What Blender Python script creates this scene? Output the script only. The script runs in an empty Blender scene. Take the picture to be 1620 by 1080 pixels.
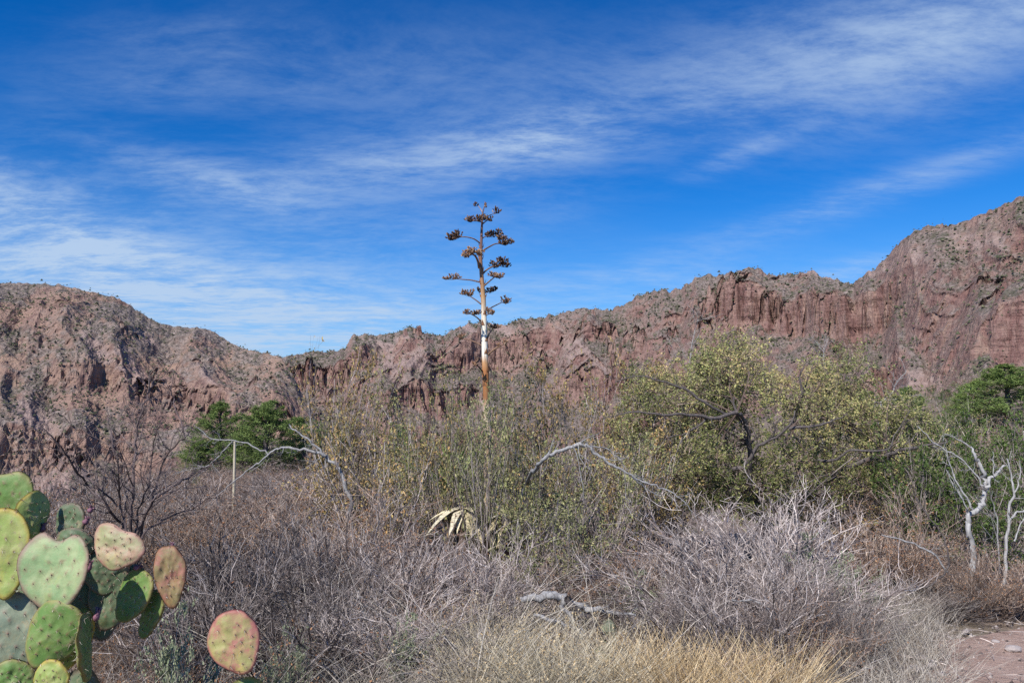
import bpy, math, random
import numpy as np
from mathutils import Vector

random.seed(7)
rng = np.random.default_rng(11)
sc = bpy.context.scene
C = sc.collection

# ------------------------------------------------------------------ camera
PITCH = math.radians(5.44)
EYE = 1.65
FPX = 1260.0
cam_d = bpy.data.cameras.new('camera')
cam = bpy.data.objects.new('camera', cam_d); C.objects.link(cam)
cam_d.lens = 28.0; cam_d.sensor_width = 36.0; cam_d.sensor_fit = 'HORIZONTAL'
cam_d.clip_start = 0.05; cam_d.clip_end = 30000
cam.location = (0, 0, EYE); cam.rotation_euler = (math.pi/2 + PITCH, 0, 0)
sc.camera = cam

# ------------------------------------------------------------------ light
SUN_FROM = Vector((-0.40, -0.66, 0.68)).normalized()
sun_el = math.asin(SUN_FROM.z); sun_az = math.atan2(SUN_FROM.x, SUN_FROM.y)
sl = bpy.data.lights.new('sun', 'SUN'); so = bpy.data.objects.new('sun', sl); C.objects.link(so)
sl.energy = 5.0; sl.angle = math.radians(0.53); sl.color = (1.0, 0.955, 0.89)
so.location = (-30, -30, 60)
so.rotation_euler = (-SUN_FROM).to_track_quat('-Z', 'Y').to_euler()
sc.view_settings.view_transform = 'Standard'; sc.view_settings.look = 'None'
sc.view_settings.gamma = 1.0; sc.view_settings.exposure = 0.24
sc.view_settings.use_curve_mapping = False
sc.cycles.max_bounces = 6; sc.cycles.diffuse_bounces = 3; sc.cycles.transparent_max_bounces = 4
sc.cycles.use_denoising = False

def ray(px, py):
    x = (px-810)/FPX; y = (540-py)/FPX
    c, s = math.cos(PITCH), math.sin(PITCH)
    return Vector((x, c - y*s, s + y*c))
def at(px, py, Y):
    d = ray(px, py); k = Y/d.y
    return Vector((d.x*k, Y, EYE + d.z*k))
def azel(px, py):
    d = ray(px, py); return math.atan2(d.x, d.y), math.atan2(d.z, math.hypot(d.x, d.y))

# node helper ---------------------------------------------------------------
class NT:
    def __init__(s, tree): s.t = tree; s.n = tree.nodes; s.l = tree.links
    def node(s, typ, **kw):
        n = s.n.new(typ)
        for k, v in kw.items(): setattr(n, k, v)
        return n
    def put(s, sock, v):
        if v is None: return
        if isinstance(v, bpy.types.NodeSocket): s.l.new(v, sock)
        else:
            if isinstance(v, (tuple, list)) and len(v) == 3 and sock.type == 'RGBA': v = (*v, 1)
            sock.default_value = v
    def math(s, op, a, b=None, c=None, clamp=False):
        n = s.node('ShaderNodeMath', operation=op, use_clamp=clamp)
        s.put(n.inputs[0], a); s.put(n.inputs[1], b); s.put(n.inputs[2], c)
        return n.outputs[0]
    def mix(s, f, a, b, mode='MIX'):
        n = s.node('ShaderNodeMix', data_type='RGBA', blend_type=mode)
        s.put(n.inputs[0], f); s.put(n.inputs[6], a); s.put(n.inputs[7], b)
        return n.outputs[2]
    def ramp(s, f, stops, interp='LINEAR'):
        n = s.node('ShaderNodeValToRGB'); cr = n.color_ramp; cr.interpolation = interp
        while len(cr.elements) > 1: cr.elements.remove(cr.elements[-1])
        for i, (p, c) in enumerate(stops):
            e = cr.elements[0] if i == 0 else cr.elements.new(p)
            e.position = p; e.color = (*c, 1) if len(c) == 3 else c
        s.put(n.inputs[0], f); return n.outputs[0]
    def maprange(s, v, a, b, c=0.0, d=1.0):
        n = s.node('ShaderNodeMapRange'); n.interpolation_type = 'SMOOTHSTEP'
        for i, x in enumerate((v, a, b, c, d)): s.put(n.inputs[i], x)
        return n.outputs[0]
    def noise(s, vec, scale, detail=4, rough=0.55, dist=0.0):
        n = s.node('ShaderNodeTexNoise'); s.put(n.inputs['Vector'], vec)
        n.inputs['Scale'].default_value = scale; n.inputs['Detail'].default_value = detail
        n.inputs['Roughness'].default_value = rough; n.inputs['Distortion'].default_value = dist
        return n.outputs[0]
    def mapping(s, vec, scale=(1,1,1), rot=(0,0,0), loc=(0,0,0)):
        n = s.node('ShaderNodeMapping'); s.put(n.inputs[0], vec)
        n.inputs['Location'].default_value = loc; n.inputs['Rotation'].default_value = rot; n.inputs['Scale'].default_value = scale
        return n.outputs[0]
    def attr(s, name, out='Fac'):
        n = s.node('ShaderNodeAttribute', attribute_name=name); return n.outputs[out]

# ------------------------------------------------------------------ world
w = bpy.data.worlds.new('World'); sc.world = w; w.use_nodes = True
w.node_tree.nodes.clear(); W = NT(w.node_tree)
sky = W.node('ShaderNodeTexSky', sky_type='NISHITA')
sky.sun_disc = False; sky.sun_elevation = sun_el; sky.sun_rotation = sun_az
sky.altitude = 1700; sky.air_density = 1.0; sky.dust_density = 0.25; sky.ozone_density = 3.0
SKYS = 0.084
tc = W.node('ShaderNodeTexCoord').outputs['Generated']
sp = W.node('ShaderNodeSeparateXYZ'); W.put(sp.inputs[0], tc)
X, Y, Z = sp.outputs
az = W.math('ARCTAN2', X, Y); el = W.math('ARCSINE', Z)
# cirrus lives on a high plane: direction projected up to it
zz = W.math('ADD', W.math('MAXIMUM', Z, 0.0), 0.13)
cb = W.node('ShaderNodeCombineXYZ'); W.put(cb.inputs[0], W.math('DIVIDE', X, zz)); W.put(cb.inputs[1], W.math('DIVIDE', Y, zz))
pl = cb.outputs[0]
warpn = W.node('ShaderNodeTexNoise'); W.put(warpn.inputs['Vector'], pl); warpn.inputs['Scale'].default_value = 0.6; warpn.inputs['Detail'].default_value = 3
wv = W.node('ShaderNodeVectorMath', operation='MULTIPLY_ADD'); W.put(wv.inputs[0], warpn.outputs['Color']); wv.inputs[1].default_value = (0.55,0.55,0); W.put(wv.inputs[2], pl)
plw = wv.outputs[0]
n1 = W.noise(W.mapping(plw, (1.0, 2.2, 1), (0, 0, math.radians(-22))), 1.3, 10, 0.62)
n2 = W.noise(W.mapping(plw, (1.4, 2.6, 1), (0, 0, math.radians(-40)), (3, 1, 0)), 5.5, 10, 0.70)
n3 = W.noise(W.mapping(plw, (1.5, 1.5, 1), (0, 0, 0), (9, 4, 0)), 1.1, 4, 0.5)
st = W.math('ADD', W.math('MULTIPLY', n1, 0.55), W.math('MULTIPLY', n2, 0.45))
streak = W.maprange(st, 0.36, 0.66)
total = None
#        px    py   sx   sy   rot(deg, + rises right) strength
BL = [(640,262,270,38,9,.50),(850,218,95,28,6,.46),(1230,100,380,70,9,.42),(1530,60,220,75,14,.45),
      (90,345,150,52,-22,.58),(300,470,260,75,-4,.62),(470,525,440,75,0,.72),(1400,300,260,20,13,.42),
      (1340,432,90,16,10,.55),(610,120,300,70,6,.20),(330,290,150,30,-12,.45),(240,55,110,22,8,.12),
      (1170,245,70,14,18,.32),(700,350,200,60,8,.20),(1000,440,200,30,4,.22),(60,400,130,60,0,.4),(200,130,150,30,4,.12)]
for px, py, sx, sy, rot, s_ in BL:
    a0, e0 = azel(px, py); r = math.radians(rot)
    da = W.math('SUBTRACT', az, a0); de = W.math('SUBTRACT', el, e0)
    u = W.math('ADD', W.math('MULTIPLY', da, math.cos(r)*FPX/sx), W.math('MULTIPLY', de, math.sin(r)*FPX/sx))
    v = W.math('ADD', W.math('MULTIPLY', da, -math.sin(r)*FPX/sy), W.math('MULTIPLY', de, math.cos(r)*FPX/sy))
    g = W.math('EXPONENT', W.math('MULTIPLY', W.math('ADD', W.math('MULTIPLY', u, u), W.math('MULTIPLY', v, v)), -0.8))
    g = W.math('MULTIPLY', g, s_)
    total = g if total is None else W.math('ADD', total, g)
# everywhere else the same thin cirrus goes on
general = W.math('MULTIPLY', W.maprange(n3, 0.50, 0.80), 0.13)
total = W.math('ADD', total, general)
cover = W.math('MULTIPLY', total, W.math('ADD', W.math('MULTIPLY', streak, 1.05), 0.20), clamp=True)
hazeb = W.math('MULTIPLY', W.maprange(Z, 0.30, 0.0), 0.62)
hsv = W.node('ShaderNodeHueSaturation'); hsv.inputs['Saturation'].default_value = 1.42; hsv.inputs['Value'].default_value = 1.0
W.put(hsv.inputs['Color'], sky.outputs[0])
skyc = W.mix(1.0, hsv.outputs[0], (0.42, 1.10, 1.44), 'MULTIPLY')
skyc = W.mix(hazeb, skyc, (3.0, 5.3, 8.6))
skyc = W.mix(W.math('MULTIPLY', cover, 0.9), skyc, (5.0, 6.5, 8.6))
bg = W.node('ShaderNodeBackground'); bg.inputs['Strength'].default_value = SKYS
W.put(bg.inputs[0], skyc)
wo = W.node('ShaderNodeOutputWorld'); W.l.new(bg.outputs[0], wo.inputs[0])

# ------------------------------------------------------------------ numpy noise
_T = np.random.default_rng(5).random((64, 64, 64)).astype(np.float32)
def vnoise(x, y, z=0.0, seed=0):
    x = np.asarray(x, float)+seed*17.31; y = np.asarray(y, float)+seed*5.77; z = np.asarray(z, float)+seed*9.13
    x, y, z = np.broadcast_arrays(x, y, z)
    xi = np.floor(x).astype(int); yi = np.floor(y).astype(int); zi = np.floor(z).astype(int)
    fx, fy, fz = x-xi, y-yi, z-zi
    fx = fx*fx*(3-2*fx); fy = fy*fy*(3-2*fy); fz = fz*fz*(3-2*fz)
    x0, y0, z0 = xi & 63, yi & 63, zi & 63; x1, y1, z1 = (x0+1) & 63, (y0+1) & 63, (z0+1) & 63
    a = _T[x0,y0,z0]*(1-fx)+_T[x1,y0,z0]*fx; b = _T[x0,y1,z0]*(1-fx)+_T[x1,y1,z0]*fx
    c = _T[x0,y0,z1]*(1-fx)+_T[x1,y0,z1]*fx; d = _T[x0,y1,z1]*(1-fx)+_T[x1,y1,z1]*fx
    return (a*(1-fy)+b*fy)*(1-fz)+(c*(1-fy)+d*fy)*fz
def fbm(x, y, z=0.0, o=4, seed=0, g=0.5):
    s = 0; a = 1; t = 0
    for i in range(o):
        s = s+a*vnoise(np.asarray(x)*2**i, np.asarray(y)*2**i, np.asarray(z)*2**i, seed+i); t += a; a *= g
    return s/t
def ridged(x, y, z=0.0, o=3, seed=0, g=0.5):
    s = 0; a = 1; t = 0
    for i in range(o):
        s = s+a*(1-np.abs(2*vnoise(np.asarray(x)*2**i, np.asarray(y)*2**i, np.asarray(z)*2**i, seed+i)-1)); t += a; a *= g
    return s/t
def sst(x, a, b):
    t = np.clip((np.asarray(x, float)-a)/(b-a), 0, 1); return t*t*(3-2*t)

# ------------------------------------------------------------------ mesh helpers
def make_mesh(name, V, quads=None, tris=None, smooth=False, attrs=None, mats=(), fmat=None):
    V = np.asarray(V, np.float32)
    me = bpy.data.meshes.new(name)
    q = np.asarray(quads if quads is not None and len(quads) else np.zeros((0, 4)), np.int32).reshape(-1, 4)
    t = np.asarray(tris if tris is not None and len(tris) else np.zeros((0, 3)), np.int32).reshape(-1, 3)
    me.vertices.add(len(V)); me.vertices.foreach_set('co', V.ravel())
    me.loops.add(q.size+t.size); me.loops.foreach_set('vertex_index', np.concatenate([q.ravel(), t.ravel()]))
    me.polygons.add(len(q)+len(t))
    me.polygons.foreach_set('loop_start', np.concatenate([np.arange(len(q))*4, q.size+np.arange(len(t))*3]).astype(np.int32))
    me.polygons.foreach_set('use_smooth', np.full(len(q)+len(t), smooth, bool))
    for m in mats: me.materials.append(m)
    if fmat is not None: me.polygons.foreach_set('material_index', np.asarray(fmat, np.int32))
    me.update(calc_edges=True)
    for k, a in (attrs or {}).items():
        at_ = me.attributes.new(k, 'FLOAT', 'POINT'); at_.data.foreach_set('value', np.asarray(a, np.float32))
    me.validate()
    return me
class Bag:
    """collects vertices / faces with a per-vertex tone and a per-face material slot"""
    def __init__(s): s.V = []; s.Q = []; s.T = []; s.A = []; s.qm = []; s.tm = []; s.n = 0
    def add(s, V, Q=None, T=None, tone=0.5, m=0):
        V = np.asarray(V, float).reshape(-1, 3); s.V.append(V)
        if Q is not None and len(Q): s.Q.append(np.asarray(Q)+s.n); s.qm.append(np.full(len(Q), m))
        if T is not None and len(T): s.T.append(np.asarray(T)+s.n); s.tm.append(np.full(len(T), m))
        s.A.append(np.broadcast_to(np.asarray(tone, float), (len(V),)) if np.ndim(tone) < 1 else np.asarray(tone, float)); s.n += len(V)
    def mesh(s, name, mats, smooth=False):
        V = np.concatenate(s.V); Q = np.concatenate(s.Q) if s.Q else None; T = np.concatenate(s.T) if s.T else None
        fm = np.concatenate(s.qm+s.tm)
        return make_mesh(name, V, Q, T, smooth, {'tone': np.concatenate(s.A)}, mats, fm)
def norm(v): return v/np.maximum(np.linalg.norm(v, axis=-1, keepdims=True), 1e-9)
def tubes(bag, P, R, sides=3, tone=None, m=0):
    P = np.asarray(P, float); R = np.asarray(R, float)
    N, K, _ = P.shape
    T = norm(np.gradient(P, axis=1))
    ref = norm(rng.normal(size=(N, 1, 3))); d = np.abs((ref*T).sum(-1)).max(1)
    ref[d > .93] = ref[d > .93][:, :, [1, 2, 0]]
    U = norm(np.cross(T, ref)); Wv = np.cross(T, U)
    a = np.arange(sides)*2*math.pi/sides
    ring = P[:, :, None]+R[:, :, None, None]*(np.cos(a)[None, None, :, None]*U[:, :, None]+np.sin(a)[None, None, :, None]*Wv[:, :, None])
    idx = np.arange(N*K*sides).reshape(N, K, sides)
    nx = np.roll(idx, -1, 2)
    Q = np.stack([idx[:, :-1], nx[:, :-1], nx[:, 1:], idx[:, 1:]], -1).reshape(-1, 4)
    tn = rng.random(N) if tone is None else np.broadcast_to(np.asarray(tone, float), (N,))
    bag.add(ring.reshape(-1, 3), Q, tone=np.repeat(tn, K*sides), m=m)
def polyline(pts, radii, n=None):
    """smooth one hand-placed polyline (Catmull-Rom), returns P(1,K,3), R(1,K)"""
    pts = np.array([tuple(p) for p in pts], float); k = len(pts)
    r = np.interp(np.linspace(0, 1, k), np.linspace(0, 1, len(radii)), radii)
    ext = np.vstack([2*pts[0]-pts[1], pts, 2*pts[-1]-pts[-2]])
    out = []; rr = []; sub = 4
    for i in range(k-1):
        p0, p1, p2, p3 = ext[i:i+4]
        for j in range(sub):
            t = j/sub
            out.append(0.5*((2*p1)+(-p0+p2)*t+(2*p0-5*p1+4*p2-p3)*t*t+(-p0+3*p1-3*p2+p3)*t**3)); rr.append(r[i]*(1-t)+r[i+1]*t)
    out.append(pts[-1]); rr.append(r[-1])
    return np.array(out)[None], np.array(rr)[None]
def grow(P0, D, L, R0, K, wob, up):
    """grow N curved shoots"""
    N = len(P0); P = np.zeros((N, K, 3)); P[:, 0] = P0; d = norm(D); step = (L/(K-1))[:, None]
    for k in range(1, K):
        d = norm(d+rng.normal(size=(N, 3))*wob+np.array([0, 0, up])); P[:, k] = P[:, k-1]+d*step
    R = R0[:, None]*np.linspace(1, .35, K)[None]
    return P, R
def branch(P, R, n, ratio, ang, fmin=.15, K=4, wob=.15, up=.03, rr=.6):
    N, Kp, _ = P.shape
    L = np.linalg.norm(np.diff(P, axis=1), axis=2).sum(1)
    pi = np.repeat(np.arange(N), n); f = fmin+(1-fmin)*rng.random(len(pi)); x = f*(Kp-1)
    i0 = np.minimum(x.astype(int), Kp-2); fr = (x-i0)[:, None]
    p = P[pi, i0]*(1-fr)+P[pi, i0+1]*fr; t = norm(P[pi, i0+1]-P[pi, i0])
    side = norm(np.cross(t, rng.normal(size=t.shape))); a = ang*(.6+.8*rng.random(len(pi)))[:, None]
    d = t*np.cos(a)+side*np.sin(a)
    Lc = L[pi]*ratio*(1.15-.6*f)*(.5+rng.random(len(pi)))
    rc = (R[pi, i0]*rr)
    return grow(p, d, Lc, rc, K, wob, up)
def leaves(bag, P, per, size, m=1, spread=.02, up=.3, fmin=.2, flat=0.0, tonef=None):
    """small folded leaves along shoots P"""
    N, K, _ = P.shape; pi = np.repeat(np.arange(N), per); f = fmin+(1-fmin)*rng.random(len(pi)); x = f*(K-1)
    i0 = np.minimum(x.astype(int), K-2); fr = (x-i0)[:, None]
    c = P[pi, i0]*(1-fr)+P[pi, i0+1]*fr+rng.normal(size=(len(pi), 3))*spread
    leaf_at(bag, c, size, m, up, tonef)
def leaf_at(bag, c, size, m=1, up=.3, tonef=None, asp=.55):
    n = len(c); a = norm(rng.normal(size=(n, 3))+np.array([0, 0, up])); s = norm(np.cross(a, rng.normal(size=(n, 3)))); nn = np.cross(a, s)
    L = size*(.6+.8*rng.random(n))[:, None]
    b = c; l = c+a*L*.5+s*L*asp*.5+nn*L*.12; tp = c+a*L; r = c+a*L*.5-s*L*asp*.5+nn*L*.12
    V = np.stack([b, l, tp, r], 1).reshape(-1, 3); i = np.arange(n)*4
    T = np.concatenate([np.stack([i, i+1, i+2], 1), np.stack([i, i+2, i+3], 1)])
    tn = rng.random(n) if tonef is None else np.clip(tonef+rng.normal(size=n)*.2, 0, 1)
    bag.add(V, T=T, tone=np.repeat(tn, 4), m=m)

def tag(o, label=None, cat=None, group=None, kind=None):
    if label: o['label'] = label
    if cat: o['category'] = cat
    if group: o['group'] = group
    if kind: o['kind'] = kind
    return o
def link(name, data, parent=None, loc=(0, 0, 0), rz=0.0, s=(1, 1, 1)):
    o = bpy.data.objects.new(name, data); C.objects.link(o); o.parent = parent
    o.location = loc; o.rotation_euler = (0, 0, rz); o.scale = s
    return o

# ------------------------------------------------------------------ materials
def material(name, rough=.85):
    m = bpy.data.materials.new(name); m.use_nodes = True; m.node_tree.nodes.clear(); t = NT(m.node_tree)
    b = t.node('ShaderNodeBsdfPrincipled'); b.inputs['Roughness'].default_value = rough
    b.inputs['Specular IOR Level'].default_value = .25
    o = t.node('ShaderNodeOutputMaterial'); t.l.new(b.outputs[0], o.inputs[0])
    return m, t, b, o
def tone_mat(name, cols, rough=.85, nscale=25, nd=.35, transl=0.0, objvar=.12):
    m, t, b, o = material(name, rough)
    pos = t.node('ShaderNodeTexCoord').outputs['Object']
    c = t.ramp(t.attr('tone'), [(i/(len(cols)-1), c) for i, c in enumerate(cols)])
    n = t.noise(pos, nscale, 3, .6)
    k = t.maprange(n, .3, .7, 1-nd, 1+nd)
    oi = t.node('ShaderNodeObjectInfo').outputs['Random']
    k = t.math('MULTIPLY', k, t.maprange(oi, 0, 1, 1-objvar, 1+objvar))
    cc = t.node('ShaderNodeVectorMath', operation='SCALE'); t.put(cc.inputs[0], c); t.put(cc.inputs['Scale'], k)
    t.put(b.inputs['Base Color'], cc.outputs[0])
    if transl:
        tr = t.node('ShaderNodeBsdfTranslucent'); t.put(tr.inputs[0], cc.outputs[0])
        mx = t.node('ShaderNodeMixShader'); mx.inputs[0].default_value = transl
        t.l.new(b.outputs[0], mx.inputs[1]); t.l.new(tr.outputs[0], mx.inputs[2]); t.l.new(mx.outputs[0], o.inputs[0])
    return m
M_grey = tone_mat('weathered grey twigs', [(.075,.056,.05),(.19,.15,.138),(.34,.29,.265),(.54,.475,.44)], nscale=14, objvar=.3)
M_brown = tone_mat('brown twigs', [(.055,.038,.03),(.14,.10,.08),(.27,.20,.16),(.50,.40,.33)], nscale=14, objvar=.3)
M_duskt = tone_mat('dark grey brown twigs', [(.04,.03,.028),(.10,.077,.07),(.20,.165,.15),(.50,.44,.41)], nscale=14, objvar=.3)
M_dark = tone_mat('dark bark twigs', [(.07,.05,.05),(.12,.09,.085),(.19,.15,.14)], nscale=14)
M_rust = tone_mat('rusty dry seed heads', [(.20,.09,.045),(.28,.14,.07),(.36,.22,.12)])
M_olive = tone_mat('olive leaves', [(.10,.115,.04),(.22,.225,.085),(.40,.36,.16),(.44,.27,.12)], .6, transl=.2)
M_oak = tone_mat('oak leaves', [(.11,.135,.045),(.25,.26,.095),(.41,.38,.16),(.54,.41,.19)], .5, nscale=2.2, nd=.3, transl=.2)
M_green = tone_mat('green leaves', [(.05,.085,.02),(.09,.14,.035),(.16,.21,.06)], .55, transl=.25)
M_juniper = tone_mat('conifer sprays', [(.08,.13,.035),(.16,.23,.06),(.28,.35,.11)], .7, nscale=1.2, nd=.3)
M_straw = tone_mat('straw grass', [(.34,.24,.12),(.55,.41,.23),(.74,.60,.38)], .7, transl=.2)
M_strawpale = tone_mat('pale straw', [(.36,.30,.20),(.55,.48,.34),(.74,.67,.52)], .7, transl=.15)
M_palegrass = tone_mat('grey straw', [(.26,.22,.18),(.42,.37,.31),(.60,.55,.47)], .75, transl=.15)
M_sage = tone_mat('grey green leaves', [(.17,.20,.12),(.27,.31,.19),(.36,.38,.24)], .8, transl=.2)
M_yucca = tone_mat('green blade leaves', [(.14,.22,.05),(.26,.36,.09),(.42,.48,.18)], .5, transl=.15)
M_paleleaf = tone_mat('bleached dead leaves', [(.34,.27,.15),(.50,.43,.27),(.68,.61,.44)], .7)

def wood_mat(name, a, b_, c, scale=(18, 18, 2)):
    m, t, b, o = material(name, .85)
    pos = t.node('ShaderNodeTexCoord').outputs['Object']
    n = t.noise(t.mapping(pos, scale), 3, 6, .65, .5); n2 = t.noise(pos, 45, 3, .6)
    col = t.ramp(t.math('ADD', t.math('MULTIPLY', n, .7), t.math('MULTIPLY', n2, .3)), [(.3, a), (.5, b_), (.7, c)])
    t.put(b.inputs['Base Color'], col)
    bp = t.node('ShaderNodeBump'); bp.inputs['Strength'].default_value = .6; bp.inputs['Distance'].default_value = .01
    t.put(bp.inputs['Height'], n); t.l.new(bp.outputs[0], b.inputs['Normal'])
    return m
M_dead = wood_mat('silver dead wood', (.11,.10,.10), (.28,.27,.265), (.46,.45,.44))
M_deadpale = wood_mat('bleached dead wood', (.15,.14,.135), (.34,.33,.32), (.54,.53,.515))
M_bark = wood_mat('dark bark', (.045,.035,.035), (.10,.085,.08), (.19,.165,.155))
M_post = wood_mat('pale post wood', (.34,.30,.22), (.48,.42,.31), (.60,.53,.40))

# rock of the mountains
def rock_material(name, warm, buff, redk, sk=1.0, vb=.85, bare=0.0):
    m, t, b, o = material(name, .95)
    g = t.node('ShaderNodeNewGeometry'); pos = g.outputs['Position']
    cliff = t.attr('cliff'); scree = t.attr('scree'); pale = t.attr('pale')
    big = t.noise(pos, .006, 5, .6)
    strk = t.noise(t.mapping(pos, (1, 1, .22)), .05, 7, .68)
    fine = t.noise(t.mapping(pos, (1, 1, .45)), .16, 6, .7)
    spk = t.noise(pos, .22, 5, .72)
    rock = t.ramp(t.math('ADD', t.math('MULTIPLY', strk, .6), t.math('MULTIPLY', fine, .4)),
                  [(.34, (.085*redk,.055,.052)), (.43, (.20*redk,.125,.108)), (.51, warm), (.58, (.34,.225,.18)), (.68, (.43,.32,.255))])
    bed = t.noise(t.mapping(pos, (.35, .35, 2.2)), .06, 6, .7)
    rock = t.mix(t.maprange(bed, .50, .66, 0, .55), rock, (.13*redk,.08,.068))
    rock = t.mix(t.maprange(big, .50, .66, 0, .55), rock, buff)
    rock = t.mix(pale, rock, (.50,.40,.31))
    soil = t.ramp(spk, [(.34, (.075*sk,.06*sk,.052*sk)), (.44, (.185*sk,.145*sk,.125*sk)), (.54, (.31*sk,.245*sk,.215*sk)), (.66, (.43*sk,.355*sk,.315*sk))])
    veg = t.maprange(t.noise(pos, .09, 6, .75), .47, .60)
    vband = t.maprange(t.noise(pos, .011, 4, .6), .38, .62, .10, vb)
    soil = t.mix(t.math('MULTIPLY', veg, vband), soil, (.075,.082,.05))
    scr = t.ramp(fine, [(.35, (.31,.21,.185)), (.65, (.46,.34,.30))])
    if bare: cliff = t.math('MAXIMUM', cliff, t.math('MULTIPLY', t.maprange(t.noise(pos, .0075, 6, .62), .50, .56), bare))
    cliff = t.math('MULTIPLY', cliff, t.maprange(t.math('ADD', t.math('MULTIPLY', cliff, .22), t.math('MULTIPLY', t.noise(pos, .05, 6, .75), .8)), .40, .52, .25, 1.0))
    col = t.mix(cliff, soil, rock); col = t.mix(scree, col, scr)
    t.put(b.inputs['Base Color'], col)
    bp = t.node('ShaderNodeBump'); bp.inputs['Strength'].default_value = .9; bp.inputs['Distance'].default_value = 6
    t.put(bp.inputs['Height'], t.math('ADD', fine, t.math('ADD', strk, bed))); t.l.new(bp.outputs[0], b.inputs['Normal'])
    return m
M_rockL = rock_material('buff and mauve rhyolite', (.345,.225,.175), (.46,.315,.215), 1.05, .90, .65, .95)
M_rockR = rock_material('red rhyolite', (.285,.175,.148), (.36,.245,.205), 1.15, .84, .9, .2)
M_scrub = tone_mat('mountain scrub', [(.035,.042,.024),(.07,.078,.042),(.125,.125,.075)], .9, nscale=.05, nd=.2)

# ------------------------------------------------------------------ ground
def deg_px(px): return math.degrees(math.atan((px-810)/FPX))
_azk = [-180, -60, deg_px(0), deg_px(200), deg_px(275), deg_px(310), deg_px(560), deg_px(800), deg_px(1000), deg_px(1300), 45, 90, 180]
_Dk = [15, 15, 15, 19, 34, 78, 84, 75, 90, 60, 52, 60, 15]
def gz(x, y):
    x = np.asarray(x, float); y = np.asarray(y, float)
    r = np.hypot(x, y); a = np.degrees(np.arctan2(x, y))
    D = np.interp(a, _azk, _Dk)
    z = -0.042*np.maximum(0, np.minimum(r, D)-5)*(1-sst(x, 2, 14)*.8)
    z = z+sst(x, 7, 28)*sst(y, 6, 42)*3.3
    over = np.maximum(0, r-D)
    z = z-150*(1-np.exp(-over*0.45/150*(1+over/300)))
    z = z+(fbm(x/1.7, y/1.7, 0, 3, 3)-.5)*.12*sst(r, 2, 6)*(1-.6*((np.abs(x-3.6) < 2) & (y < 8)))
    z = z+(fbm(x/70, y/70, 0, 4, 8)-.5)*30*sst(over, 20, 200)
    return z
NR, NA = 130, 300
rad = np.concatenate([[0.01], np.geomspace(.8, 9000, NR-1)]); aa = np.linspace(-math.pi, math.pi, NA, endpoint=False)
RR, AA = np.meshgrid(rad, aa, indexing='ij')
gx, gy = RR*np.sin(AA), RR*np.cos(AA); G = np.stack([gx, gy, gz(gx, gy)], -1)
idx = np.arange(NR*NA).reshape(NR, NA); nx = np.roll(idx, -1, 1)
Q = np.stack([idx[:-1], idx[1:], nx[1:], nx[:-1]], -1).reshape(-1, 4)
mg, t, b, o = material('dry litter soil', .95)
pos = t.node('ShaderNodeNewGeometry').outputs['Position']
a1 = t.noise(pos, 9, 6, .7); a2 = t.noise(pos, 60, 4, .7); a3 = t.noise(pos, .35, 5, .6)
col = t.ramp(t.math('ADD', t.math('MULTIPLY', a1, .5), t.math('MULTIPLY', a2, .5)), [(.35, (.07,.052,.04)), (.5, (.21,.155,.12)), (.65, (.38,.30,.23))])
col = t.mix(t.maprange(a3, .5, .65, 0, .5), col, (.13,.12,.07))
t.put(b.inputs['Base Color'], col)
bp = t.node('ShaderNodeBump'); bp.inputs['Strength'].default_value = .8; bp.inputs['Distance'].default_value = .03
t.put(bp.inputs['Height'], a1); t.l.new(bp.outputs[0], b.inputs['Normal'])
tag(link('ground', make_mesh('ground', G.reshape(-1, 3), Q, None, True, None, [mg])), 'brown litter strewn ground under the brush, dropping into a valley', kind='structure')

def zg(x, y): return float(gz(x, y))

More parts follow.
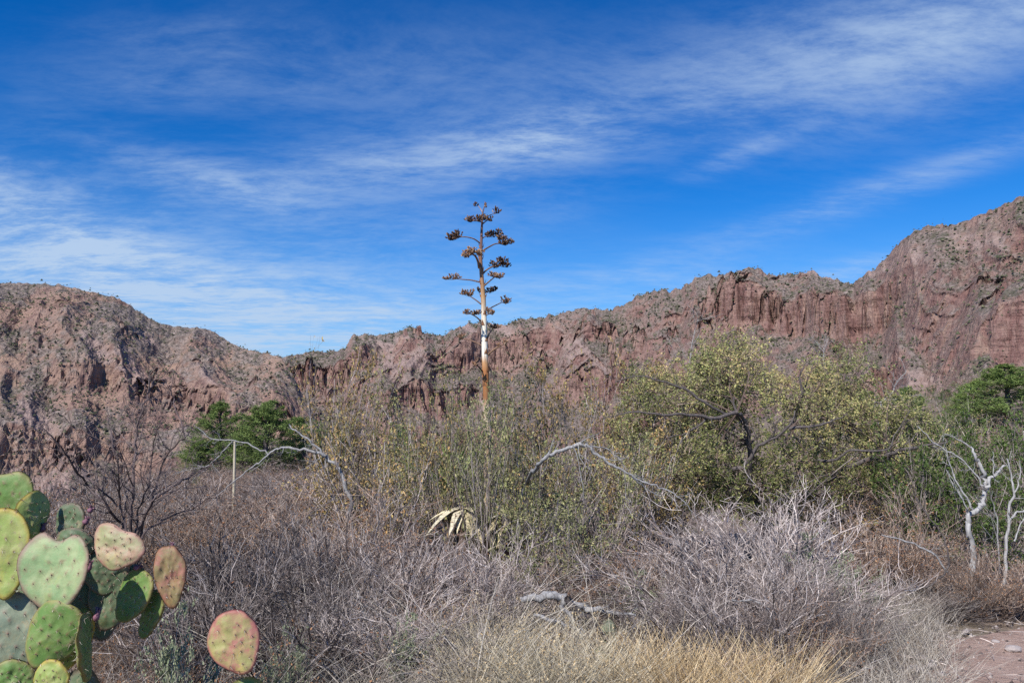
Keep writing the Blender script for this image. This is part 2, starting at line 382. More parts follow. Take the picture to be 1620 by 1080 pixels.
# ------------------------------------------------------------------ mountains
def mountain(name, label, prof, azr, ncol, nrow, Rk, Fk, seed, mat, bands, gully, zf=-175, jag=None, lump=1.0, tc=.80):
    """height field on a polar grid: crest profile + eroded ribs + cliff steps, rows packed where it is steep"""
    a = np.radians(np.linspace(azr[0], azr[1], ncol)); deg = np.degrees(a)
    pa, pe = zip(*[azel(*p) for p in prof]); te = np.tan(np.interp(a, pa, pe))
    R = np.interp(deg, *zip(*Rk)); F = np.interp(deg, *zip(*Fk)); J = np.interp(deg, *zip(*jag))[:, None]
    nf = 760; t = np.linspace(0, 1, nf)[None]
    d = F[:, None]+((R-F)/tc)[:, None]*t
    sa, ca = np.sin(a)[:, None], np.cos(a)[:, None]; x, y = d*sa, d*ca; s = a[:, None]*1300
    H = (EYE+te*R-zf)[:, None]
    up = np.clip(t/tc, 0, 1)
    g = np.where(t < tc, up**1.15, 1-(t-tc)*1.9)
    w1 = fbm(x/230, y/230, 0, 3, seed)-.5; w2 = fbm(x/230, y/230, 0, 3, seed+5)-.5
    win = sst(up, 0, .3)*(1-.72*sst(up, .82, 1))
    rib = ridged(s/190+w1*1.5, d/720+w2*1.2, 0, 5, seed+10, .55)
    mass = fbm(x/330, y/330, 0, 4, seed+20)-.5
    z = zf+H*g+win*(gully*(rib-.62)*2+mass*gully*1.3)
    z = z+(fbm(x/42+w1, y/42, 0, 5, seed+30, .58)-.5)*22*lump*(.35+.65*win)
    step = np.zeros_like(z); flute = ridged(x/26+w1*2, y/26, 0, 3, seed+40, .6); fl2 = fbm(x/9, y/9, 0, 2, seed+43)
    for c, wd, amt, wob in bands:
        zc = zf+H*c+(fbm(s/170, d/300, 0, 3, seed+50+int(c*100))-.5)*wob+(flute-.6)*26+(fl2-.5)*12
        beta = sst(fbm(s/130, d/400, 0, 3, seed+60+int(c*100)), .40, .56)
        st_ = np.tanh((z-zc)/wd)*np.exp(-np.abs(z-zc)/70)
        step = step+beta*amt*st_
    z = z+step
    tow = sst(fbm(x/15, y/15, 0, 2, seed+70), .66, .74)*sst(fbm(x/120, y/120, 0, 2, seed+73), .48, .62)*win
    z = z+tow*17*J*(1-sst(up, .85, 1))
    # crest jags
    z = z+sst(up, .90, 1)*J*((fbm(s/10, 0, 0, 3, seed+80, .7)-.5)*12+(ridged(s/32, 0, 0, 2, seed+83)-.6)*16)
    for _ in range(2):
        e = (z-EYE)/d; ic = e[:, :].argmax(1); zc_ = z[np.arange(ncol), ic]; dc = d[np.arange(ncol), ic]
        k = (EYE+te*dc-zf)/(zc_-zf); k = np.convolve(np.pad(k, 6, mode='edge'), np.ones(13)/13, 'valid')
        z = zf+(z-zf)*k[:, None]
    # resample rows by steepness
    dd = np.diff(d, axis=1); dz = np.diff(z, axis=1)
    wgt = (np.abs(dz)*2.2+dd*.35)/d[:, 1:]*np.where(t[:, 1:] > tc+.06, .25, 1.0)*np.where(z[:, 1:] < -110, .4, 1.0)+2e-5
    cum = np.concatenate([np.zeros((ncol, 1)), np.cumsum(wgt, 1)], 1); cum /= cum[:, -1:]
    kk = 9; cp = np.pad(cum, ((kk//2, kk//2), (0, 0)), mode='edge'); cum = sum(cp[i:i+ncol] for i in range(kk))/kk
    q_ = np.linspace(0, 1, nrow); D = np.empty((nrow, ncol)); Z2 = np.empty((nrow, ncol)); TT = np.empty((nrow, ncol)); SPn = np.empty((nrow, ncol))
    for i in range(ncol):
        tt_ = np.interp(q_, cum[i], t[0]); D[:, i] = np.interp(tt_, t[0], d[i]); Z2[:, i] = np.interp(tt_, t[0], z[i]); TT[:, i] = tt_; SPn[:, i] = np.interp(tt_, t[0], rib[i])
    slope = np.abs(np.gradient(Z2, axis=0))/np.maximum(np.abs(np.gradient(D, axis=0)), .2)
    q = sst(slope, .75, 1.7)
    S = (a*D.mean(0))[None]+0*Z2
    # fluting and rubble on the faces
    fm = .35+1.1*sst(fbm(S/90, Z2/70, 0, 2, seed+89), .38, .62)
    D = D+q*fm*(7.5*ridged(S/21+.5*fbm(S/40, Z2/50, 0, 2, seed), Z2/70, D/60, 3, seed+90, .6)**4+3.0*ridged(S/7, Z2/24, D/30, 2, seed+93)**3)+q*3.5*ridged(Z2/16+S/140, S/90, 0, 2, seed+96)**5
    D = D-(fbm(S/7, Z2/9, D/12, 4, seed+95, .7)-.5)*5.5*lump
    Z2 = Z2+(fbm(S/5, Z2/5, D/6, 3, seed+97, .7)-.5)*3.2*lump
    V = np.stack([D*np.sin(a)[None], D*np.cos(a)[None], Z2], -1)
    idx = np.arange(nrow*ncol).reshape(nrow, ncol)
    Qm = np.stack([idx[:-1, :-1], idx[:-1, 1:], idx[1:, 1:], idx[1:, :-1]], -1).reshape(-1, 4)
    du = np.gradient(V, axis=0); dv = np.gradient(V, axis=1); N = norm(np.cross(dv, du)); nz = np.abs(N[..., 2])
    ker = lambda A: (A+np.roll(A, 1, 0)+np.roll(A, -1, 0)+np.roll(A, 1, 1)+np.roll(A, -1, 1))/5
    cl = np.clip(ker(ker(sst(.79-nz, 0, .30)))*.75+ker(q)*.45, 0, 1)
    scree = sst(fbm(S/50+Z2/70, Z2/120, 0, 3, seed+100), .58, .66)*(1-cl)*.85
    pale = sst(fbm(S/90, Z2/60, 0, 3, seed+110), .54, .70)*sst(TT/tc, .86, .97)*.9*np.interp(deg, [-50, 6, 12, 22, 25, 50], [.1, .25, 1, 1, .1, .1])[None]
    me = make_mesh(name, V.reshape(-1, 3), Qm, None, False, {'cliff': cl.ravel(), 'scree': scree.ravel(), 'pale': pale.ravel()}, [mat])
    tag(link(name, me), label, kind='structure')
    return V, N, nz, cl, SPn, scree
profL = [(-900,420),(-500,400),(-200,425),(0,447),(60,448),(100,451),(130,458),(165,466),(180,469),(200,479),(240,505),(265,514),(290,517),(325,519),(345,528),(365,542),(390,553),(420,558),(445,566),(462,590),(478,622),(500,660),(530,710),(560,760),(620,840),(700,900)]
profR = [(100,560),(330,575),(380,556),(400,555),(445,564),(470,561),(490,555),(520,556),(545,552),(552,540),(560,528),(570,531),(582,527),(592,531),(630,525),(640,519),(655,516),(668,521),(680,529),(700,531),(715,522),(740,512),(760,509),(785,513),(800,514),(820,505),(850,503),(880,497),(900,492),(920,487),(945,488),(965,491),(972,486),(990,481),(1003,470),(1030,461),(1050,457),(1062,460),(1080,454),(1100,440),(1120,433),(1135,437),(1150,431),(1170,428),(1190,421),(1205,428),(1220,435),(1250,434),(1275,430),(1285,427),(1298,436),(1320,441),(1350,449),(1362,437),(1385,424),(1405,405),(1415,390),(1430,378),(1450,364),(1470,357),(1490,355),(1512,355),(1540,343),(1560,335),(1600,318),(1620,308),(1700,280),(1900,270),(2300,330),(3000,300)]
tL = mountain('mountain', 'broad brown mountain slope with buff bare rock faces on the left', profL, (-46, -8), 500, 330,
              [(-50,1300),(-33,1250),(-20,1130),(-14,960),(-8,800)], [(-50,560),(-20,560),(-8,560)], 3, M_rockL,
              [(.42,9,14,90),(.62,8,12,70)], 46, jag=[(-50,.2),(-8,.3)], lump=1.1)
tR = mountain('mountain_ridge', 'jagged red rock ridge with cliffs, pinnacles and scree running to the right', profR, (-24, 46), 960, 400,
              [(-27,1900),(-12,1800),(4,1650),(14,1500),(22,1300),(27,1150),(33,1080),(50,1100)], [(-27,1150),(-5,1050),(12,850),(22,680),(33,560),(50,520)], 9, M_rockR,
              [(.84,5,30,60),(.60,5,24,70),(.38,5,16,60)], 84, jag=[(-27,.8),(0,1.0),(20,1.3),(24,.6),(50,.5)], lump=1.0)

# scrub clumps scattered on the gentle mountain ground (uncountable: stuff)
def scrub(name, label, data, n, smin, smax, seed):
    V, N, nz, cl, SP, scree = data
    v = V.reshape(-1, 3); cf = cl.ravel(); spf = SP.ravel(); sc_ = scree.ravel()
    patch = fbm(v[:, 0]/70, v[:, 1]/70, v[:, 2]/50, 4, seed)
    cell = np.linalg.norm(v[:, :2], axis=1)
    wgt = np.clip(1.05-cf*1.05, .13, 1)*(.35+sst(patch, .42, .62))*(1-.85*np.clip(sc_*1.3, 0, 1))*(.5+.9*sst(.62-spf, -.05, .25))*(v[:, 2] > -80)
    wgt /= wgt.sum()
    pi = rng.choice(len(v), n, p=wgt)
    c = v[pi]+rng.normal(size=(n, 3))*2.0; r = (smin+(smax-smin)*rng.random(n)**2.2)*(.7+cell[pi]/2600)
    base = np.array([(1,0,0),(.3,.95,0),(-.8,.6,0),(-.8,-.6,0),(.3,-.95,0),(0,0,1)], float)
    B = base[None]*(1+.35*rng.normal(size=(n, 6, 1)))*r[:, None, None]; B[:, :, 2] += .1*r[:, None]
    Vv = (c[:, None]+B).reshape(-1, 3); i = np.arange(n)*6
    T = np.concatenate([np.stack([i+k, i+(k+1) % 5, i+5], 1) for k in range(5)])
    bag = Bag(); bag.add(Vv, T=T, tone=np.repeat(rng.random(n), 6))
    tag(link(name, bag.mesh(name, [M_scrub])), label, 'scrub', kind='stuff')
scrub('mountain_scrub', 'dark green scrub dotted over the left mountain', tL, 15000, .5, 1.7, 200)
scrub('ridge_scrub', 'dark green scrub dotted over the red ridge slopes', tR, 43000, .6, 2.0, 210)

# ------------------------------------------------------------------ trail
cl_ = np.array([(2.7,1.0),(3.05,3.0),(3.42,4.7),(3.95,5.75),(4.9,6.3),(6.2,6.5),(9,6.4),(13,6.0)])
tt = np.linspace(0, len(cl_)-1, 90); cx = np.interp(tt, range(len(cl_)), cl_[:, 0]); cy = np.interp(tt, range(len(cl_)), cl_[:, 1])
ker = np.ones(11)/11; cx = np.convolve(np.pad(cx, 5, 'edge'), ker, 'valid'); cy = np.convolve(np.pad(cy, 5, 'edge'), ker, 'valid')
tx, ty = np.gradient(cx), np.gradient(cy); ln = np.hypot(tx, ty); nxv, nyv = -ty/ln, tx/ln
nw = 14; off = np.linspace(-1, 1, nw)
TV = []
for i in range(90):
    for j, o_ in enumerate(off):
        wdt = .95+.12*(fbm(i*.22, 0, 0, 2, 31)-.5)*2+(.10*(vnoise(i*.9, j, 0, 3)-.5) if j in (0, nw-1) else 0)
        x = cx[i]+nxv[i]*o_*wdt; y = cy[i]+nyv[i]*o_*wdt
        TV.append((x, y, zg(x, y)+.03-.035*(1-o_*o_)*.4+.012*(fbm(x*3, y*3, 0, 3, 5)-.5)-(.05 if j in (0, nw-1) else 0)))
idx = np.arange(90*nw).reshape(90, nw); Q = np.stack([idx[:-1, :-1], idx[:-1, 1:], idx[1:, 1:], idx[1:, :-1]], -1).reshape(-1, 4)
mt, t, b, o = material('trodden pink soil', .95)
pos = t.node('ShaderNodeNewGeometry').outputs['Position']
a1 = t.noise(pos, 3.5, 6, .65); a2 = t.noise(pos, 55, 5, .7); a3 = t.noise(t.mapping(pos, (1, 2.5, 1)), 14, 4, .6)
col = t.ramp(t.math('ADD', t.math('MULTIPLY', a1, .4), t.math('ADD', t.math('MULTIPLY', a2, .35), t.math('MULTIPLY', a3, .25))), [(.36, (.25,.16,.125)), (.5, (.42,.29,.23)), (.63, (.54,.40,.33))])
t.put(b.inputs['Base Color'], col)
bp = t.node('ShaderNodeBump'); bp.inputs['Strength'].default_value = .9; bp.inputs['Distance'].default_value = .02
t.put(bp.inputs['Height'], t.math('ADD', a2, a3)); t.l.new(bp.outputs[0], b.inputs['Normal'])
tag(link('trail', make_mesh('trail', TV, Q, None, True, None, [mt])), 'pink dirt footpath curving off to the right', kind='structure')

# stones
mst, t, b, o = material('grey trail stone', .9)
pos = t.node('ShaderNodeTexCoord').outputs['Object']
c = t.ramp(t.noise(pos, 18, 5, .7), [(.35, (.20,.16,.15)), (.5, (.36,.31,.29)), (.65, (.50,.46,.43))]); t.put(b.inputs['Base Color'], c)
def stone_mesh(seed):
    import bmesh
    bm = bmesh.new(); bmesh.ops.create_icosphere(bm, subdivisions=2, radius=1)
    for v in bm.verts:
        p = v.co; k = .75+.5*float(vnoise(p.x*1.5+9, p.y*1.5+9, p.z*1.5+9, seed)); v.co = Vector((round(p.x*k*2.2)/2.2*.35+p.x*k*.65, p.y*k, p.z*k*.55))
    me = bpy.data.meshes.new('stone'); bm.to_mesh(me); bm.free(); me.materials.append(mst); return me
stones = [stone_mesh(i) for i in range(3)]
SL = [(1458,1046,'pale flat stone at the left edge of the path',.055),(1474,1058,'small grey stone beside the pale flat one at the path edge',.04),
      (1449,1064,'low grey stone lying under the bare bush by the path',.05),(1490,1072,'lowest stone at the left edge of the path',.035),
      (1528,1003,'small stone on the far edge of the path',.035),(1603,1033,'reddish stone on the right side of the path',.06),
      (1575,1019,'thin grey stone near the right side of the path',.035),(1500,1012,'small stone where the path meets the dry grass',.03)]
def ground_at(px, py):
    d = ray(px, py); k = 2.0
    for _ in range(60):
        p = Vector((0, 0, EYE))+d*k; k += max(.01, (p.z-zg(p.x, p.y))/-d.z*.8) if p.z > zg(p.x, p.y) else -.02
    return p
for i, (px, py, lab, r) in enumerate(SL):
    p = ground_at(px, py)
    tag(link('stone', stones[i % 3], None, (p.x, p.y, zg(p.x, p.y)+r*.35+.015), rng.random()*6, (r, r*.8, r*.8)), lab, 'stone', 'stones along the path')

# ------------------------------------------------------------------ shrub prototypes (unit height 1, radius about .5)
def hemi_dirs(n, spread, minz=.15):
    a = rng.random(n)*2*math.pi; r = spread*np.sqrt(rng.random(n))
    return norm(np.stack([np.cos(a)*r, np.sin(a)*r, np.full(n, 1.0)-r*.3+minz*0], 1))
def proto_grey(n0=46, n1=11, n2=4, spread=.95, up=.06, mats=None, r0=.008, leafn=0):
    bag = Bag()
    P0 = np.c_[rng.normal(size=(n0, 2))*.06, np.zeros(n0)-.03]
    P, R = grow(P0, hemi_dirs(n0, spread), .95*(.6+.5*rng.random(n0)), np.full(n0, r0), 7, .17, up)
    tubes(bag, P, R, 4, tone=rng.random(n0)*.4)
    P1, R1 = branch(P, R, n1, .40, .6, .25, 5, .22, .10, .6); tubes(bag, P1, R1, 3, tone=.25+.75*rng.random(len(P1)))
    P2, R2 = branch(P1, R1, n2, .5, .6, .2, 4, .24, .10, .6); R2 = np.maximum(R2, .0011); tubes(bag, P2, R2, 3, tone=.2+.8*rng.random(len(P2)))
    if leafn: leaves(bag, P2, leafn, .018, 1, .006)
    return bag
grey_meshes = [proto_grey(44, 11, 4).mesh('bare_bush_twigs', [M_grey]) for _ in range(3)]
def recolour(me, mats):
    c = me.copy()
    for i, m in enumerate(mats): c.materials[i] = m
    return c
dusk_meshes = [recolour(m, [M_duskt]) for m in grey_meshes]
brown_meshes = [proto_grey(40, 10, 4, .9, .06, None, .007, 1).mesh('brown_bush_twigs', [M_brown, M_rust]) for _ in range(2)]
def proto_upright(leafm, n0=16, per=3, spread=.5, lsize=.0215, up=.10, twigm=None):
    bag = Bag(); P0 = np.c_[rng.normal(size=(n0, 2))*.05, np.zeros(n0)-.03]
    P, R = grow(P0, hemi_dirs(n0, spread), 1.0*(.65+.4*rng.random(n0)), np.full(n0, .0065), 7, .08, up*.6)
    tubes(bag, P, R, 4, tone=.3+rng.random(n0)*.6)
    P1, R1 = branch(P, R, 10, .34, .55, .25, 4, .12, .10, .6); tubes(bag, P1, R1, 3, tone=.2+.8*rng.random(len(P1)))
    P2, R2 = branch(P1, R1, 4, .5, .55, .15, 3, .12, .08, .6); R2 = np.maximum(R2, .0007); tubes(bag, P2, R2, 3, tone=.6*rng.random(len(P2)))
    cen = P2.mean(1); m_ = fbm(cen[:, 0]*6+9, cen[:, 1]*6+9, cen[:, 2]*6, 2, n0) > .49
    leaves(bag, P2[m_], per*2, lsize, 1, .010); leaves(bag, P2[~m_], max(1, per//3), lsize, 1, .010); leaves(bag, P1, per, lsize, 1, .012)
    return bag.mesh('leafy_shrub_growth', [twigm or M_grey, leafm])
M_olive2 = tone_mat('grey green small leaves', [(.095,.11,.04),(.20,.215,.085),(.36,.36,.16),(.46,.42,.21)], .6, transl=.2)
M_olive3 = tone_mat('turning small leaves', [(.13,.09,.04),(.28,.21,.08),(.42,.33,.13),(.48,.28,.12)], .6, transl=.2)
leafy_meshes = [proto_upright(M_olive, 16, 4, .55), proto_upright(M_olive2, 20, 4, .8), proto_upright(M_olive3, 18, 3, .7), proto_upright(M_olive2, 14, 5, .6)]
green_meshes = [proto_upright(M_green, 18, 5, .8, .026) for _ in range(2)]
sage_mesh = proto_upright(M_sage, 18, 4, .8, .03, .02)

def put(kind, meshes, px, topy, depth, wpx, label, cat='shrub', group=None, name=None, k=None, sink=0.0):
    top = at(px, topy, depth); gzv = zg(top.x, depth); h = max(.3, top.z-gzv)+sink; wd = wpx/FPX*depth
    me = meshes[int(rng.integers(len(meshes)))] if k is None else meshes[k]
    o = link(name or kind, me, None, (top.x, depth, gzv-sink), rng.random()*6.28, (wd, wd, h/.92))
    return tag(o, label, cat, group)

# foreground and middle-distance bushes that can be told apart
NEAR = [
 ('bare_bush',grey_meshes,1130,840,6.1,330,'rounded bare grey bush right of the fallen silver limb'),
 ('bare_bush',grey_meshes,1235,780,6.9,330,'tall bare grey bush in front of the dark foot of the oak'),
 ('bare_bush',grey_meshes,1255,868,6.0,220,'bare grey bush leaning over the left edge of the path'),
 ('bare_bush',dusk_meshes,1170,905,5.2,240,'lowest bare grey bush, above the golden grass'),
 ('bare_bush',grey_meshes,1335,930,5.4,110,'small bare bush nearest to the path'),
 ('bare_bush',dusk_meshes,390,830,5.6,300,'bare grey bush above the lone blotched cactus pad'),
 ('bare_bush',grey_meshes,530,800,6.4,300,'bare grey bush below the tip of the arching dead limb'),
 ('bare_bush',dusk_meshes,650,850,6.0,280,'bare grey bush in the middle of the foreground'),
 ('bare_bush',grey_meshes,765,850,6.3,230,'bare grey bush at the foot of the agave clump'),
 ('bare_bush',dusk_meshes,310,890,4.9,230,'low dark bare bush just right of the prickly pear'),
 ('bare_bush',dusk_meshes,470,900,4.9,260,'low bare bush right of the lone cactus pad'),
 ('bare_bush',grey_meshes,610,940,5.0,240,'low bare bush on the bottom edge, left of the straw grass'),
 ('brown_bush',brown_meshes,700,905,5.9,170,'brown bush speckled with rusty seeds behind the straw grass'),
 ('brown_bush',brown_meshes,560,790,7.4,240,'brown rusty bush under the leafy shrubs on the left'),
 ('brown_bush',brown_meshes,25,735,6.5,150,'reddish brown bush behind the top of the prickly pear'),
 ('brown_bush',brown_meshes,110,775,6.2,150,'brown bush between the prickly pear and the dark bare shrub'),
 ('brown_bush',brown_meshes,265,800,7.5,220,'brown bush behind the foot of the dark bare shrub'),
 ('brown_bush',brown_meshes,440,775,8.2,250,'brown bush under the bend of the arching dead limb'),
 ('brown_bush',brown_meshes,1590,870,7.3,150,'brown bush at the right edge in front of the dead saplings'),
 ('brown_bush',brown_meshes,1465,850,8.4,130,'brown bush left of the white dead tree'),
 ('brown_bush',brown_meshes,1390,790,8.6,180,'rusty brown bush under the right side of the oak'),
 ('brown_bush',brown_meshes,1000,860,7.2,200,'brown bush under the drooping silver limb'),
 ('brown_bush',brown_meshes,900,870,6.9,190,'brown bush behind the fallen silver limb'),
 ('leafy_shrub',leafy_meshes,528,600,11.2,150,'tall thin leafy shrub left of the pale green conifer tip'),
 ('leafy_shrub',leafy_meshes,585,610,10.6,150,'leafy shrub whose shoots stand against the mountain foot'),
 ('leafy_shrub',leafy_meshes,650,650,9.8,150,'grey twigged leafy shrub left of the agave'),
 ('leafy_shrub',leafy_meshes,705,612,8.7,140,'leafy shrub with its tallest shoot just left of the agave stalk'),
 ('leafy_shrub',leafy_meshes,768,655,8.3,130,'leafy shrub that hides the foot of the agave stalk'),
 ('leafy_shrub',leafy_meshes,815,625,9.8,160,'leafy shrub immediately right of the agave stalk'),
 ('leafy_shrub',leafy_meshes,875,610,10.2,170,'leafy shrub behind the start of the drooping silver limb'),
 ('leafy_shrub',leafy_meshes,850,700,8.2,190,'dark leafy shrub in front, below the drooping silver limb'),
 ('leafy_shrub',leafy_meshes,950,600,11.4,150,'leafy shrub between the agave and the oak'),
 ('leafy_shrub',leafy_meshes,935,720,8.6,190,'leafy shrub under the bend of the drooping silver limb'),
 ('leafy_shrub',leafy_meshes,590,700,8.8,210,'rusty green leafy shrub at the end of the arching dead limb'),
 ('leafy_shrub',leafy_meshes,880,800,7.2,200,'low leafy shrub behind the fallen silver limb'),
 ('leafy_shrub',leafy_meshes,1000,700,9.4,190,'leafy shrub at the left foot of the oak'),
 ('green_shrub',green_meshes,1590,655,10.5,190,'bright green shrub behind the dead saplings at the right edge'),
 ('green_shrub',green_meshes,1500,660,11.5,170,'green shrub behind the top of the white dead tree'),
 ('green_shrub',green_meshes,1545,770,9.2,190,'green shrub around the trunk of the white dead tree'),
 ('brown_bush',brown_meshes,1535,880,7.25,120,'brown bush around the foot of the white dead tree'),
 ('bare_bush',dusk_meshes,1500,930,7.1,110,'small dark bare bush on the bank where the path bends'),
 ('leafy_shrub',leafy_meshes,1430,660,10.8,190,'leafy shrub at the right shoulder of the oak'),
 ('green_shrub',green_meshes,1450,700,9.9,170,'green shrub under the right end of the oak'),
 ('leafy_shrub',leafy_meshes,1040,640,11.2,190,'leafy shrub at the left shoulder of the oak'),
 ('sage_shrub',[sage_mesh],640,975,4.8,90,'low grey green sprig at the bottom edge left of the straw grass'),
 ('sage_shrub',[sage_mesh],1000,905,6.6,90,'grey green sprig behind the right end of the fallen silver limb'),
 ('sage_shrub',[sage_mesh],455,1000,4.4,80,'grey green sprig right of the lone blotched cactus pad'),
 ('sage_shrub',[sage_mesh],1290,850,6.6,90,'small pale grey green shrub inside the bare bushes'),
 ('sage_shrub',[sage_mesh],1335,880,6.3,80,'paler yellow green tuft beside the small grey green shrub'),
 ('sage_shrub',[sage_mesh],300,960,3.9,110,'pale green tuft between the prickly pear and the lone pad'),
]
for nm, ms, px, ty_, dp, wp, lab in NEAR:
    put(nm, ms, px, ty_, dp, wp, lab, 'shrub')

# the brush that goes on behind: single bushes nobody could tell apart share label and group
def brush(n, pxr, dr, hr, wr, kinds, label, group):
    for i in range(n):
        px = pxr[0]+(pxr[1]-pxr[0])*rng.random(); dp = dr[0]*(dr[1]/dr[0])**rng.random()
        x = (px-810)/FPX*dp
        if math.hypot(x, dp) > np.interp(math.degrees(math.atan2(x, dp)), _azk, _Dk)+1: continue
        if np.min(np.hypot(cx-x, cy-dp)) < 1.5 or (790 < px < 1030 and dp < 6.4): continue
        nm, ms = kinds[int(rng.integers(len(kinds)))]
        h = hr[0]+(hr[1]-hr[0])*rng.random(); wd = wr[0]+(wr[1]-wr[0])*rng.random()
        tag(link(nm, ms[int(rng.integers(len(ms)))], None, (x, dp, zg(x, dp)), rng.random()*6.28, (wd, wd, h)), label, 'shrub', group)
gk = ('bare_bush', grey_meshes); dk = ('bare_bush', dusk_meshes); bk = ('brown_bush', brown_meshes); lk = ('leafy_shrub', leafy_meshes); nk = ('green_shrub', green_meshes)
brush(75, (270, 600), (9, 60), (.6, 1.1), (1.1, 2.2), [gk, dk, bk, bk], 'low bare bush in the brown brush below the pines', 'brush below the pines')
brush(34, (-150, 300), (6.5, 17), (.6, 1.15), (1.0, 1.8), [bk, dk, gk], 'low brown bush in the brush at the rim on the left', 'brush along the rim on the left')
brush(26, (560, 1120), (12, 34), (1.1, 1.7), (1.4, 2.4), [lk, lk, gk, bk], 'shrub in the thicket behind the agave stalk', 'thicket behind the agave')
brush(60, (1290, 1800), (10.3, 50), (.9, 1.7), (1.4, 2.6), [nk, nk, lk, lk, bk], 'shrub in the rising brush behind the white dead tree', 'brush rising on the right')
brush(26, (-1100, -150), (3.5, 14), (.6, 1.1), (1.0, 1.8), [bk, dk, gk], 'brown bush farther left along the rim beyond the prickly pear', 'brush farther left along the rim')
brush(16, (480, 1300), (4.6, 7.5), (.35, .6), (.7, 1.1), [gk, dk, bk], 'knee high bare bush among the dry grass in front', 'low bare bushes among the dry grass')

# ------------------------------------------------------------------ bespoke dead limbs and trees
def px_line(pts, depth, dj=0.0):
    out = []
    for i, p in enumerate(pts):
        dd = depth if len(p) < 3 else p[2]
        out.append(at(p[0], p[1], dd+dj*math.sin(i*1.7)))
    return out
def limb(parent, name, pts, depth, radii, mat, twigs=0, tl=.25, sides=7, dj=.0, rs=.64):
    """one branch part, with its own side twigs"""
    P, R = polyline(px_line(pts, depth, dj), radii)
    K = P.shape[1]
    P = P+rng.normal(size=P.shape)*(R[..., None]*.30+.0022)
    R = R*rs; bag = Bag(); tubes(bag, P, R*(1+.05*rng.normal(size=R.shape)), sides)
    if twigs:
        P1, R1 = branch(P, np.maximum(R, .004), twigs, tl, .8, .2, 5, .22, .02, .35); R1 = np.clip(R1, .002, .008); tubes(bag, P1, R1, 4)
        P2, R2 = branch(P1, R1, 4, .45, .7, .25, 4, .2, .02, .6); tubes(bag, P2, np.maximum(R2, .0012), 3)
    return link(name, bag.mesh(name, [mat], smooth=True), parent)
def root(name, label, cat, loc=(0, 0, 0), group=None):
    # parts are modelled in world coordinates; the Empty sits at the thing's base
    o = bpy.data.objects.new(name, None); C.objects.link(o); o.location = loc
    return tag(o, label, cat, group)
def rebase(r):
    for ch in r.children:
        ch.location = Vector(ch.location)-r.location

# arching dead limb on the left
b0 = at(548, 760, 8.6)
r = root('dead_tree', 'grey dead limb arching left out of the leafy shrubs, one end broken off', 'dead tree', (b0.x, 8.6, zg(b0.x, 8.6)))
limb(r, 'branch', [(552,930,8.7),(556,850,8.6),(550,780),(540,748),(530,735),(517,722),(495,714),(470,709),(445,708),(432,713),(415,727),(395,742),(375,756),(360,770),(345,783),(322,802)], 8.5, [.04,.034,.026,.022,.017,.012,.007,.004], M_dead, 9, .08)
limb(r, 'branch', [(518,724),(500,706),(480,690),(468,681),(455,672)], 8.5, [.019,.016,.014,.011], M_dead, 6, .12)
limb(r, 'branch', [(424,718),(400,705),(370,697),(338,695),(320,682),(306,671)], 8.5, [.013,.011,.009,.004], M_dead, 7, .15)
limb(r, 'branch', [(368,698),(355,712),(340,727),(325,738),(300,742),(280,748)], 8.45, [.010,.008,.006,.003], M_dead, 10, .35)
rebase(r)
# drooping silver limb in the middle
b0 = at(838, 760, 7.3)
r = root('dead_tree', 'silver dead limb arching over and drooping right in the middle of the thicket', 'dead tree', (b0.x, 7.3, zg(b0.x, 7.3)))
limb(r, 'branch', [(812,900,8.8),(822,820,8.6),(832,768,8.2),(845,743,7.6),(858,728),(880,715),(905,706),(922,702),(935,706),(945,718),(965,733),(985,745),(1005,755),(1030,766),(1055,775),(1075,788),(1088,800),(1102,820)], 7.2, [.034,.03,.026,.024,.02,.014,.009,.004], M_dead, 11, .06)
limb(r, 'branch', [(908,706),(915,730),(920,760),(924,796)], 7.15, [.008,.006,.005,.003], M_dead, 6, .1)
limb(r, 'branch', [(1000,754),(1022,772),(1050,788)], 7.18, [.008,.006,.003], M_dead, 7, .2)
limb(r, 'branch', [(936,706),(960,710),(980,725),(988,750),(990,790)], 7.2, [.008,.007,.005,.002], M_dead, 8, .2)
rebase(r)
# white dead tree on the right
b0 = at(1540, 900, 7.8)
r = root('dead_tree', 'bleached white forked dead tree standing beside the path on the right', 'dead tree', (b0.x, 7.8, zg(b0.x, 7.8)))
limb(r, 'trunk', [(1545,935),(1543,900),(1539,864),(1532,838),(1533,818),(1545,806),(1555,795),(1560,775),(1558,757),(1551,736),(1543,722),(1536,706)], 7.8, [.045,.042,.038,.036,.036,.034,.030,.026,.022,.016], M_deadpale, 7, .05, 9)
limb(r, 'branch', [(1562,772),(1568,758),(1578,747),(1592,735)], 7.75, [.026,.024,.019,.013], M_deadpale, 6, .2)
limb(r, 'branch', [(1573,752),(1572,735),(1571,714)], 7.72, [.008,.007,.005], M_deadpale, 5, .2)
limb(r, 'branch', [(1556,770),(1545,752),(1530,732),(1512,719),(1494,711),(1470,692),(1451,675)], 7.7, [.013,.011,.009,.006], M_deadpale, 7, .12)
limb(r, 'branch', [(1539,806),(1528,786),(1515,765),(1503,735),(1496,708)], 7.7, [.016,.012,.009,.005], M_deadpale, 8, .2)
limb(r, 'branch', [(1533,820),(1522,790),(1505,760),(1497,742)], 7.85, [.012,.009,.005], M_deadpale, 7, .25)
limb(r, 'branch', [(1536,707),(1520,698),(1505,690),(1490,684)], 7.8, [.012,.009,.004], M_dead, 6, .3)
rebase(r)
b0 = at(1597, 900, 7.9)
r = root('dead_tree', 'thin pale dead sapling with upright forks at the right edge', 'dead tree', (b0.x, 7.9, zg(b0.x, 7.9)))
